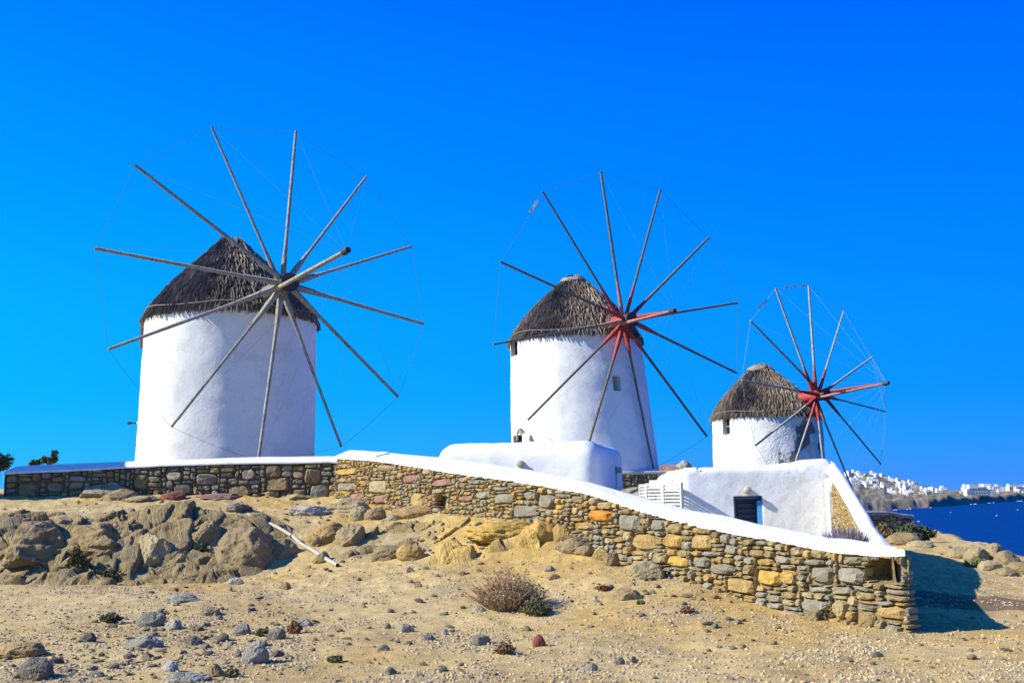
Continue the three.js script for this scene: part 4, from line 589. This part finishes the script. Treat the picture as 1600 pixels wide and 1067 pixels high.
// below the retaining wall
B([[560, 813, 31, 26, 'tan', 'round tan boulder standing below the left end of the retaining wall', { round: .7 }], [586, 812, 34, 22, 'brown', 'dark brown boulder touching the round tan one', { round: .4 }], [615, 813, 28, 12, 'slate', 'small flat slate grey stone right of the two boulders'], [650, 808, 84, 20, 'ochre', 'low ochre bedrock hump below the pink wall stones', { round: .5 }],
  [605, 874, 58, 26, 'brown', 'dark edged rock jutting from the sandy slope below the boulders', { tilt: .2 }], [642, 874, 48, 28, 'ochre', 'wedge of ochre rock beside the dark edged one on the slope', { planes: 7, round: .1 }], [746, 848, 30, 18, 'slate', 'broken slate rock in the middle of the sandy slope', { planes: 8 }], [767, 842, 22, 12, 'dark', 'small dark stone right of the slate rock on the slope'],
  [790, 842, 118, 34, 'gold', 'broad golden bedrock ledge under the middle of the retaining wall', { round: .45, det: 16, strata: .5 }], [846, 846, 64, 36, 'gold', 'golden rounded bedrock block right of the broad ledge', { round: .5 }], [880, 848, 38, 34, 'ochre', 'ochre block tucked under the wall beside the golden bedrock', { round: .4 }], [897, 864, 60, 25, 'tan', 'pointed tan slab leaning out below the wall', { planes: 7, round: .1, tilt: .25 }], [915, 868, 30, 16, 'brown', 'small brown stone under the pointed slab'], [941, 875, 34, 22, 'ochre', 'ochre stone half buried at the wall foot'], [956, 884, 24, 26, 'brown', 'upright brown stone at the wall foot right of the half buried one', { planes: 8 }], [1010, 905, 54, 30, 'tan', 'pointed tan rock leaning on the wall foot', { planes: 7, round: .1 }], [1040, 900, 26, 16, 'pale', 'pale stone against the wall foot right of the pointed rock'], [1275, 970, 24, 18, 'tan', 'tan stone at the wall foot near the right end']], { deep: .8, round: .08, rough: .09, planes: 10, lowH: .6 });
// loose rocks on the sand that can be told apart
B([[282, 940, 48, 9, 'slate', 'long flat dark stone lying alone on the sand below the outcrop', { planes: 6, round: .05 }], [366, 914, 24, 11, 'pale', 'pale stone on the sand in front of the largest boulder'], [444, 921, 20, 11, 'brown', 'brown stone on the sand below the pipe'], [233, 980, 42, 24, 'slate', 'slate grey pyramid shaped stone at lower left', { planes: 8, round: .05 }], [268, 984, 26, 15, 'grey', 'grey lump right of the pyramid stone'], [320, 962, 40, 14, 'tan', 'tan slab with dark end at lower left centre'], [375, 992, 32, 20, 'grey', 'grey cracked stone left of the brown tuft'], [431, 1000, 26, 20, 'slate', 'slate stone beside the reddish tuft'], [475, 979, 28, 12, 'slate', 'flat slate flake right of the reddish tuft', { planes: 7 }], [393, 1036, 40, 36, 'slate', 'tallest upright grey rock at the lower left', { planes: 9, round: .1 }], [432, 1026, 20, 10, 'dark', 'dark stone right of the upright grey rock'], [299, 1008, 26, 12, 'dark', 'dark jagged stone in the stony patch'], [345, 1003, 24, 12, 'dark', 'dark flat stone above the upright rock'], [219, 1012, 50, 16, 'slate', 'broad flat grey slab set in the sand at lower left', { planes: 8 }], [50, 1062, 50, 34, 'dark', 'dark rock heap in the lower left corner'], [24, 1028, 60, 22, 'ochre', 'ochre hump at the left edge low in the picture', { round: .6 }], [133, 1002, 22, 13, 'dark', 'dark lone stone right of the ochre hump'], [263, 1049, 24, 14, 'pale', 'pale stone at the bottom left centre'], [333, 1058, 26, 18, 'brown', 'brown stone near the bottom edge'], [285, 1066, 64, 13, 'slate', 'wide flat slate at the bottom edge', { planes: 8 }],
  [750, 1008, 33, 15, 'grey', 'squared grey block lying on the sand like a brick', { planes: 6, round: .0, rough: .04 }], [843, 1010, 20, 18, 'red', 'dark red brown stone lying on the sand', { planes: 9 }], [632, 988, 26, 13, 'slate', 'grey wedge stone on the sand below the slope'], [667, 1002, 24, 13, 'slate', 'dark grey wedge right of the other wedge'], [598, 1016, 18, 9, 'slate', 'little dark flake left of the grey wedges'], [694, 992, 11, 9, 'pale', 'small white stone between wedge and brick shaped block'], [748, 956, 20, 12, 'pale', 'pale stone at the foot of the dry bush'], [979, 937, 46, 18, 'tan', 'flat tan slab with a dark shadow below the wall', { planes: 7, round: .1 }], [859, 893, 18, 9, 'slate', 'bluish stone right above the dry bush'], [867, 905, 18, 9, 'brown', 'small brown stone right of the bush top'], [652, 918, 13, 9, 'tan', 'tan pebble left of the dry bush'], [968, 1038, 18, 8, 'dark', 'dark flat stone at the bottom right of centre'], [990, 1036, 12, 8, 'dark', 'second dark stone beside the dark flat one'], [610, 1054, 18, 10, 'dark', 'dark stone near the bottom edge left of centre'], [924, 1048, 20, 8, 'slate', 'slanting slate flake near the bottom centre', { planes: 7 }]], { deep: .75, round: .2 });
// the rest of the loose stones
{
  const gs = [0, 1, 2, 3].map(() => rockGeo(1, .5, .8, { det: 3, planes: 11, round: .1 })), lists = gs.map(() => []), place = (px, py, s) => { const p = groundHit(px, py); const k = Math.floor(R(0, 4)); lists[k].push([p, s]); };
  const cl = [[300, 985, 130, 50, 170], [100, 1030, 110, 35, 90], [430, 1000, 60, 40, 50], [620, 900, 130, 50, 45], [700, 850, 70, 40, 60], [700, 990, 150, 50, 60], [970, 900, 100, 50, 60], [1150, 960, 120, 30, 50], [600, 810, 80, 12, 40], [430, 800, 80, 14, 50], [250, 790, 220, 12, 60], [1300, 1030, 250, 30, 30], [1150, 925, 100, 12, 30], [330, 895, 120, 8, 40]];
  for (const [x, y, sx, sy, n] of cl) for (let i = 0; i < n; i++) { const g = () => (rnd() + rnd() + rnd() - 1.5) * 1.4; const px = x + sx * g(), py = y + sy * g(); if (py > 1066 || px < -20 || px > 1620) continue; place(px, py, Math.exp(R(-4.2, -2.15))); }
  for (let i = 0; i < 420; i++) { const px = 150 + (rnd() + rnd() + rnd() - 1.5) * 330, py = R(945, 1066); place(px, py, Math.exp(R(-4.6, -3.2))); }
  for (let i = 0; i < 200; i++) place(R(-40, 1640), R(880, 1066), Math.exp(R(-3.8, -2.8)));
  gs.forEach((g, k) => { const im = new THREE.InstancedMesh(g, M({ color: C(1, 1, 1), map: stoneTex, bumpMap: stoneBump, bumpScale: .01 }), lists[k].length); lists[k].forEach(([p, s], i) => { im.setMatrixAt(i, new THREE.Matrix4().compose(p.clone().add(V(0, s * .1, 0)), new THREE.Quaternion().setFromEuler(new THREE.Euler(R(-.3, .3), R(0, 6.3), R(-.3, .3))), V(s * R(.8, 1.7), s * R(.35, .95), s * R(.8, 1.4)))); const f = FAM[pick(['grey', 'slate', 'tan', 'tan', 'brown', 'brown', 'dark'])][0]; im.setColorAt(i, C(...f)); }); im.name = named('loose_stones'); im.castShadow = im.receiveShadow = true; scene.add(im); tag(im, 'many small loose stones scattered over the sandy ground', 'stones'); im.userData.kind = 'stuff'; });
  const gg = new THREE.IcosahedronGeometry(1, 0); displace(gg, (v) => v.multiplyScalar(1 + .3 * N3(v.x * 3, v.y * 3, v.z * 3))); const n = 72000, im = new THREE.InstancedMesh(gg.toNonIndexed(), M({ color: C(1, 1, 1) }), n); im.geometry.computeVertexNormals();
  let i = 0; while (i < n) { const a = R(-.53, .53), r = Math.exp(R(Math.log(7.6), Math.log(24))), x = r * Math.sin(a), z = -r * Math.cos(a); if (inPoly(x, -z, TERRACE)) continue; const dens = .4 + 2.0 * fbm(x * .8, -z * .8, 40, 4); if (rnd() > clamp(dens, .12, 1)) continue; const s = Math.exp(-5.8 + 1.9 * rnd() ** 2.6); im.setMatrixAt(i, new THREE.Matrix4().compose(V(x, ground(x, z) + s * .2, z), new THREE.Quaternion().setFromEuler(new THREE.Euler(R(0, 6), R(0, 6), R(0, 6))), V(s * R(.7, 1.5), s * R(.5, 1), s))); const f = rnd(), c = f < .06 ? [.62, .52, .36] : f < .45 ? [.40, .32, .2] : f < .85 ? [.55, .40, .18] : [.24, .19, .13]; im.setColorAt(i, C(...c)); i++; }
  im.name = 'gravel'; im.castShadow = im.receiveShadow = true; scene.add(im); tag(im, 'fine gravel strewn over the sandy ground in the foreground', 'gravel'); im.userData.kind = 'stuff';
}
// boulders along the drop to the sea, and the bank beyond the wing wall
B([[1484, 868, 26, 22, 'tan', 'first and leftmost boulder of the row above the sea'], [1506, 872, 34, 20, 'tan', 'second boulder of the row above the sea, low and long'], [1534, 877, 38, 26, 'tan', 'third boulder of the row above the sea, with a slanting top'], [1560, 876, 30, 32, 'tan', 'tallest tan boulder in the middle of the row above the sea'], [1583, 883, 36, 26, 'tan', 'boulder with a shaded right side near the right edge of the row'], [1553, 892, 34, 18, 'tan', 'lower tan boulder in front of the tallest one'], [1578, 900, 38, 17, 'tan', 'front tan boulder at the lower right of the row'], [1601, 897, 34, 22, 'brown', 'dark sided boulder cut by the right edge'], [1526, 886, 24, 12, 'tan', 'small tan boulder in front of the third one'], [1515, 866, 30, 12, 'ochre', 'boulder behind the second one of the row'],
  [1418, 852, 52, 24, 'brown', 'large shaded rock below the dark far wall'], [1447, 855, 40, 12, 'tan', 'flat tan rock where the bank drops to the sea']], { deep: .9, round: .2, planes: 10, crack: .08, rough: .12, lowH: .5 });

// ---------------------------------------------------------------- small structures
{ // dark far wall at the right
  const A = [11.2, -34.6], Bb = [13.9, -35.6], L = Math.hypot(Bb[0] - A[0], Bb[1] - A[1]), d = [(Bb[0] - A[0]) / L, (Bb[1] - A[1]) / L], n = [-d[1], d[0]], o = thing('stone_wall', 'short dark stone wall with a rounded grey top beyond the wing wall by the sea', 'stone wall', null);
  const y0 = hitLine(1398, 836, A, Bb).y, y1 = hitLine(1380, 799, A, Bb).y, y2 = hitLine(1404, 806, A, Bb).y, top = (s) => y1 - .1 - (y1 - y2) * smooth(L * .6, L, s), P = (s, y, e) => V(A[0] + d[0] * s + n[0] * e, y, A[1] + d[1] * s + n[1] * e);
  stones(o, P, pack(L, () => y0 - .5, top, { w: [.2, .5], h: [.1, .25] }), () => pick(['brown', 'dark', 'grey']), { max: 80 }); core(o, P, L, () => y0 - .5, top, [.2, .16, .11]);
  const st = []; for (let i = 0; i <= 6; i++) { const s = L * i / 6, f = P(s, top(s) - .02, .08), b = P(s, top(s) + .02, -.7); st.push([f, b]); } coping(o, st, M({ color: C(.45, .42, .38), map: stoneTex, bumpMap: stoneBump, bumpScale: .05 }), .14);
}
{ // white house outside the frame on the left, whose shade lies on the low wall
  const o = thing('white_house', 'white plastered house outside the picture, left of the low wall', 'house', V(-16.3, 1.5, -25.5)); mesh('wall', XF(rounded(4.0, 4.6, 2.9, .2, 6, .05), V(.15, 1.95, 0)), mPlaster, o); mesh('door', XF(new RoundedBoxGeometry(.9, 2, .06, 1, .01), V(.6, 1.1, 1.47)), M({ color: C(.04, .12, .3) }), o);
}
{ // white pipe
  const o = thing('pipe', 'broken white plastic pipe lying down the slope beside the outcrop', 'pipe', null), m = M({ color: C(.42, .37, .29), roughness: .6 });
  const seg = (a, n) => { const p = a.map(([x, y, l]) => groundHit(x, y).add(V(0, l, 0))), c = new THREE.CatmullRomCurve3(p); mesh('pipe_length', new THREE.TubeGeometry(c, 30, .036, 10), m, o); };
  seg([[386, 811, .1], [400, 818, .1], [430, 832, .12], [455, 845, .1]]); seg([[457, 847, .12], [470, 857, .09], [487, 866, .08], [505, 876, .06], [527, 886, .03]]);
}

// ---------------------------------------------------------------- plants
function plant(name, label, cat, px, py, wpx, hpx, o) {
  const p = groundHit(px, py), k = p.distanceTo(camera.position) / F, w = wpx * k / 2, h = hpx * k, root = thing(name, label, cat, p.clone().add(V(0, -.02, -w * .3)), o.group), tw = [], lf = o.leaf.map(() => []);
  for (let i = 0; i < o.n; i++) {
    const a = R(0, 6.283), rr = Math.sqrt(rnd()), b = V(Math.cos(a) * rr * w * .35, 0, Math.sin(a) * rr * w * .35), e = V(Math.cos(a) * rr * w * R(.7, 1.1) + (o.lean || 0) * h, h * (1 - .55 * rr * rr) * R(.55, 1.08), Math.sin(a) * rr * w * R(.6, 1)), m = b.clone().lerp(e, .5).add(V(R(-.1, .1) * w, h * .08, R(-.1, .1) * w)), pts = [b, m, e];
    tw.push(bar(b, m, o.tw, o.tw * .7, 3), bar(m, e, o.tw * .7, o.tw * .3, 3));
    for (let t = 0; t < o.lv; t++) { const u = R(.25, 1.02), q = u < .5 ? b.clone().lerp(m, u * 2) : m.clone().lerp(e, u * 2 - 1); const g = new THREE.BufferGeometry(), s = o.ls * R(.6, 1.4), sw = s * (o.lw || .4); g.setAttribute('position', new THREE.Float32BufferAttribute([-sw, s * .5, 0, 0, 0, 0, 0, s * .55, sw * .5, 0, 0, 0, sw, s * .5, 0, 0, s * .55, sw * .5, -sw, s * .5, 0, 0, s * .55, sw * .5, 0, s, 0, 0, s * .55, sw * .5, sw, s * .5, 0, 0, s, 0], 3)); g.applyQuaternion(new THREE.Quaternion().setFromEuler(new THREE.Euler(R(-1.3, 1.3), R(0, 6.3), R(-1.3, 1.3)))); g.translate(q.x + R(-.3, .3) * s, q.y, q.z + R(-.3, .3) * s); g.computeVertexNormals(); const f = o.pick ? o.pick(q.x / w, q.y / h) : Math.floor(R(0, lf.length)); lf[f].push(g); }
  }
  mesh('stems', mergeGeometries(tw.map((g) => { const q = g.toNonIndexed(); q.deleteAttribute('uv'); return q; })), M({ color: C(...o.stem) }), root);
  o.leaf.forEach((c, i) => lf[i].length && mesh(o.part || 'foliage', mergeGeometries(lf[i]), new THREE.MeshPhysicalMaterial({ color: C(...c), roughness: .9, side: THREE.DoubleSide }), root)); return root;
}
plant('dry_bush', 'large dry reddish brown bush with green lower right side on the sand', 'bush', 792, 955, 136, 66, { n: 520, lv: 6, tw: .005, ls: .026, stem: [.38, .25, .15], leaf: [[.42, .27, .13], [.33, .20, .10], [.50, .37, .2], [.10, .12, .045], [.17, .17, .07]], pick: (x, y) => { const g = .9 * x - 1.1 * y + .55 + R(-.45, .45); return g > .35 ? 3 + Math.floor(R(0, 2)) : Math.floor(R(0, 3)); }, lean: .05 });
plant('green_bush', 'small dark green bush at the right foot of the large dry bush', 'bush', 838, 962, 56, 28, { n: 170, lv: 8, tw: .005, ls: .03, stem: [.25, .18, .1], leaf: [[.09, .11, .04], [.13, .14, .055], [.26, .17, .08]] });
plant('green_shrub', 'yellow green upright shrub at the foot of the left outcrop', 'shrub', 118, 902, 30, 46, { n: 90, lv: 12, tw: .008, ls: .06, stem: [.15, .1, .05], leaf: [[.22, .17, .04], [.12, .10, .03], [.08, .07, .03]] });
plant('green_shrub', 'low dark creeping shrub right of the yellow green one', 'shrub', 160, 906, 66, 17, { n: 130, lv: 8, tw: .006, ls: .045, stem: [.12, .09, .05], leaf: [[.06, .065, .03], [.09, .08, .03]] });
plant('green_shrub', 'green shrub on top of the outcrop at the left edge of the picture', 'shrub', 10, 828, 34, 20, { n: 120, lv: 8, tw: .006, ls: .05, stem: [.12, .09, .05], leaf: [[.08, .10, .03], [.12, .12, .05]] });
plant('green_shrub', 'little green tuft in a crack of the outcrop between two boulders', 'shrub', 310, 866, 22, 16, { n: 80, lv: 7, tw: .005, ls: .045, stem: [.12, .09, .05], leaf: [[.07, .10, .03], [.11, .13, .05]] });
plant('grass_tuft', 'olive tuft on the sand below the outcrop', 'plant', 170, 972, 34, 12, { n: 130, lv: 4, tw: .004, ls: .04, stem: [.2, .16, .07], leaf: [[.17, .16, .06], [.10, .11, .04]] });
plant('grass_tuft', 'reddish brown dry tuft among the grey stones at lower left', 'plant', 459, 990, 28, 22, { n: 150, lv: 4, tw: .004, ls: .03, stem: [.3, .15, .08], leaf: [[.34, .17, .09], [.24, .12, .07]] });
plant('grass_tuft', 'olive tuft left of the reddish brown tuft', 'plant', 409, 994, 24, 14, { n: 90, lv: 4, tw: .004, ls: .03, stem: [.22, .17, .08], leaf: [[.17, .15, .06]] });
plant('grass_tuft', 'brown tuft right of the squared grey block', 'plant', 788, 1022, 34, 20, { n: 150, lv: 4, tw: .004, ls: .03, stem: [.3, .16, .08], leaf: [[.30, .17, .08], [.16, .13, .05]] });
plant('grass_tuft', 'dark red tuft on the slope left of the flat tan slab', 'plant', 943, 923, 22, 11, { n: 120, lv: 4, tw: .004, ls: .03, stem: [.28, .1, .06], leaf: [[.28, .09, .05], [.2, .08, .05]] });
plant('grass_tuft', 'rusty tuft at the wall foot near its right end', 'plant', 1288, 968, 30, 18, { n: 130, lv: 4, tw: .004, ls: .03, stem: [.24, .13, .07], leaf: [[.24, .13, .08], [.14, .10, .05]] });
plant('grass_tuft', 'rusty tuft on the slope in front of the gold wall stones', 'plant', 1075, 958, 26, 12, { n: 110, lv: 4, tw: .004, ls: .03, stem: [.3, .14, .08], leaf: [[.32, .14, .08], [.2, .12, .06]] });
plant('grass_tuft', 'dry straw tuft at the bottom left corner among dark stones', 'plant', 360, 1058, 24, 14, { n: 100, lv: 4, tw: .004, ls: .03, stem: [.25, .2, .1], leaf: [[.2, .18, .08]] });
plant('grass_tuft', 'pale green tuft on the sand at the bottom, left of centre', 'plant', 522, 1034, 26, 11, { n: 90, lv: 4, tw: .004, ls: .03, stem: [.25, .2, .1], leaf: [[.22, .2, .08], [.15, .16, .06]] });
plant('grass_tuft', 'tiny green sprig on the slope left of the flat tan slab shadow', 'plant', 1001, 944, 14, 8, { n: 50, lv: 4, tw: .003, ls: .03, stem: [.15, .18, .06], leaf: [[.12, .18, .05]] });
plant('grass_tuft', 'scrubby tuft between the round tan boulder and the pipe', 'plant', 556, 838, 26, 20, { n: 110, lv: 4, tw: .004, ls: .04, stem: [.25, .18, .09], leaf: [[.16, .13, .06], [.25, .18, .09]] });
plant('grass_tuft', 'green weeds in front of the boulders above the sea', 'plant', 1535, 888, 44, 12, { n: 160, lv: 5, tw: .005, ls: .06, stem: [.15, .18, .06], leaf: [[.10, .15, .04], [.15, .18, .06]] });
plant('scrub', 'dark green scrub on the bank sloping to the sea', 'shrub', 1432, 848, 64, 26, { n: 260, lv: 8, tw: .012, ls: .12, stem: [.12, .1, .06], leaf: [[.04, .06, .03], [.07, .08, .035]] });
plant('scrub', 'dry brown scrub beside the foot of the wing wall', 'shrub', 1382, 842, 26, 22, { n: 120, lv: 6, tw: .01, ls: .08, stem: [.25, .18, .1], leaf: [[.25, .18, .09], [.16, .13, .06]] });
{ // lavender in the corner
  const p = hitLine(1334, 842, [3.2, -12.9], [6, -12.6]), o = thing('lavender_bush', 'purple lavender bush between the wing wall and the white coping', 'bush', p.clone().add(V(0, -.25, -.35))), st = [], fl = [], lf = [];
  for (let i = 0; i < 700; i++) { const a = R(0, 6.28), r = Math.sqrt(rnd()), b = V(Math.cos(a) * r * .18, 0, Math.sin(a) * r * .14), e = V(Math.cos(a) * r * .31, R(.24, .42) * (1 - .28 * r * r), Math.sin(a) * r * .24); st.push(bar(b, e, .003, .002, 3)); if (i % 5 < 2) fl.push(bar(e.clone().lerp(b, .14), e.clone().lerp(b, -.02), .005, .003, 4)); for (let k = 0; k < 2; k++) { const u = R(.15, .75), q = b.clone().lerp(e, u); lf.push(bar(q, q.clone().add(V(R(-.03, .03), R(.01, .04), R(-.03, .03))), .005, .001, 3)); } }
  mesh('stems', mergeGeometries(st), M({ color: C(.15, .15, .08) }), o); mesh('leaves', mergeGeometries(lf), M({ color: C(.10, .12, .06) }), o); mesh('flowers', mergeGeometries(fl), M({ color: C(.30, .22, .33) }), o);
}
function tree(label, px, py, D, wpx, hpx, cols, n) { // trunk with limbs, and many small leaf clumps
  const c = at(px, py, D), k = D / F, w = wpx * k / 2, h = hpx * k, gy = ground(c.x, c.z), o = thing('tree', label, 'tree', V(c.x, gy, c.z)), cy = c.y - gy, tr = [bar(V(0, -.2, 0), V(.1, cy - h * .1, .1), .16, .1, 7)], lim = [];
  for (let i = 0; i < 14; i++) { const a = R(0, 6.28), e = V(Math.cos(a) * w * R(.5, .9), cy + R(-.5, 1) ** 3 * h * .6 + h * .05, Math.sin(a) * w * R(.5, .9)); lim.push(e); tr.push(bar(V(.05, cy - h * R(.3, .6), .05), e, .05, .015, 5)); }
  mesh('trunk', mergeGeometries(tr), M({ color: C(.14, .11, .08) }), o); const gs = cols.map(() => []);
  for (const e of lim) for (let i = 0; i < n; i++) { const v = V(R(-1, 1), R(-1, 1), R(-1, 1)); if (v.length() > 1) continue; const q = e.clone().add(v.multiply(V(w * .42, h * .3, w * .42))), s = R(.05, .12), g = new THREE.PlaneGeometry(s, s * .5); g.applyQuaternion(new THREE.Quaternion().setFromEuler(new THREE.Euler(R(0, 6), R(0, 6), R(0, 6)))); g.translate(q.x, q.y, q.z); gs[Math.floor(R(0, cols.length))].push(g); }
  gs.forEach((a, i) => mesh('crown', mergeGeometries(a), new THREE.MeshPhysicalMaterial({ color: C(...cols[i]), roughness: .9, side: THREE.DoubleSide }), o));
}
tree('dark tree cut by the left edge of the picture', -6, 727, 40, 46, 36, [[.04, .05, .03], [.06, .07, .035]], 330);
tree('olive brown treetop showing above the low wall at left', 76, 720, 44, 24, 17, [[.10, .105, .035], [.08, .085, .035]], 110); tree('low olive treetop left of the other one above the low wall', 54, 725, 44, 18, 9, [[.10, .10, .04], [.08, .08, .035]], 70);
{ // pale rocky rise far behind, between the mills
  const p = at(1050, 741, 58), g = rockGeo(5.2, .8, 3, { det: 16, planes: 24, rough: .3 }), o = thingMesh('rock', g, FM.pink[1], 'far pinkish rocky rise between the middle and right windmill', 'rock'); o.position.set(p.x, p.y - .3, p.z);
  const q = at(1069, 733, 57), r = thingMesh('rock', rockGeo(.9, .5, .6, { rough: .3 }), FM.pale[0], 'small pale rock on top of the far rocky rise', 'rock'); r.position.copy(q);
}

// ---------------------------------------------------------------- town across the water
{
  const mW = [C(.70, .68, .64), C(.64, .62, .59), C(.55, .50, .42), C(.74, .73, .71)].map((c) => M({ color: c })), mWin = M({ color: C(.07, .09, .13), roughness: .3 }), mRoof = M({ color: C(.42, .30, .22) });
  const proto = [[8, 5, 7, 1], [11, 6, 8, 2], [7, 4, 6, 0], [14, 5.5, 8, 1], [9, 7, 7, 2], [20, 6, 8, 3]].map(([w, h, d, k], n) => {
    const o = new THREE.Group(), b = [XF(new THREE.BoxGeometry(w, h + 4, d), V(0, h / 2 - 2, 0))]; if (k) b.push(XF(new THREE.BoxGeometry(w * .45, h * .6, d * .8), V(-w * .22, h * 1.3, -.3))); if (k > 1) b.push(XF(new THREE.BoxGeometry(w * .3, h * .8 + 3, d * .8), V(w * .62, h * .4 - 1.5, .6)));
    const wall = new THREE.Mesh(mergeGeometries(b), mW[n % 4]); wall.name = 'wall'; o.add(wall); const nw = Math.max(2, Math.round(w / 3));
    const st = h > 5.6 ? 2 : 1; for (let s = 0; s < st; s++) for (let i = 0; i < nw; i++) { const g = new THREE.BoxGeometry(1.0, s === 0 && i === 1 ? 2.2 : 1.3, .3), q = new THREE.Mesh(g, mWin); q.name = s === 0 && i === 1 ? 'door' : 'window'; q.position.set(-w / 2 + (i + .5) * w / nw, s * 2.9 + (s === 0 && i === 1 ? 1.1 : 1.7), d / 2 + .02); o.add(q); }
    const par = new THREE.Mesh(XF(new THREE.BoxGeometry(w + .5, .35, d + .5), V(0, h + .1, 0)), mW[(n + 1) % 4]); par.name = 'parapet'; o.add(par); o.traverse((q) => { q.castShadow = q.receiveShadow = true; }); return o;
  });
  const put = (px, t, n, label, group, sc = 1, rot = R(-.5, .5)) => { const p = coastAt(px, t), o = proto[n].clone(); o.name = named('distant_house'); o.position.copy(p).add(V(0, -.4, 0)); o.rotation.y = rot; o.scale.setScalar(sc); scene.add(o); tag(o, label, 'house', group); };
  const L1 = 'small white cube house among many on the hillside across the water', G1 = 'white houses on the far hillside';
  const used = []; const free = (px, t) => { const p = coastAt(px, t); for (const q of used) if (p.distanceToSquared(q) < 90) return false; used.push(p); return true; };
  for (let i = 0, k = 0; k < 24 && i < 900; i++) { const px = R(1300, 1445); const t = R(.80, 1.0); if (free(px, t)) { put(px, t, pick([0, 1, 2, 4]), L1, G1, R(.36, .58)); k++; } }
  for (let i = 0, k = 0; k < 36 && i < 1500; i++) { const px = R(1330, 1470), t = R(.16, .66); if (fbm(px * .03, t * 6, 9, 3) < -.06 || (px < 1385 && t < .34)) continue; if (free(px, t)) { put(px, t, pick([0, 1, 2, 3, 4]), L1, G1, R(.36, .62)); k++; } }
  const L2 = 'white house in the low line of houses along the far shore at right', G2 = 'white houses along the low far shore';
  for (let i = 0, k = 0; k < 16 && i < 900; i++) { const px = R(1470, 1640), t = R(.16, .95); if (px < 1500 && t < .5 || px < 1512 && rnd() < .6) continue; if (free(px, t)) { put(px, t, pick([0, 1, 2, 3]), L2, G2, R(.5, .75)); k++; } }
  put(1520, .55, 5, 'long white building on the skyline of the low far shore', undefined, .8, 0); put(1549, .6, 5, 'second long white building on the far skyline, right of the first', undefined, .75, -.1); put(1527, .28, 5, 'long white building low on the far shore, below the skyline one', undefined, .8, .1); put(1588, .4, 5, 'long white building near the right edge on the far shore', undefined, .8, .1);
}
renderer.render(scene, camera);
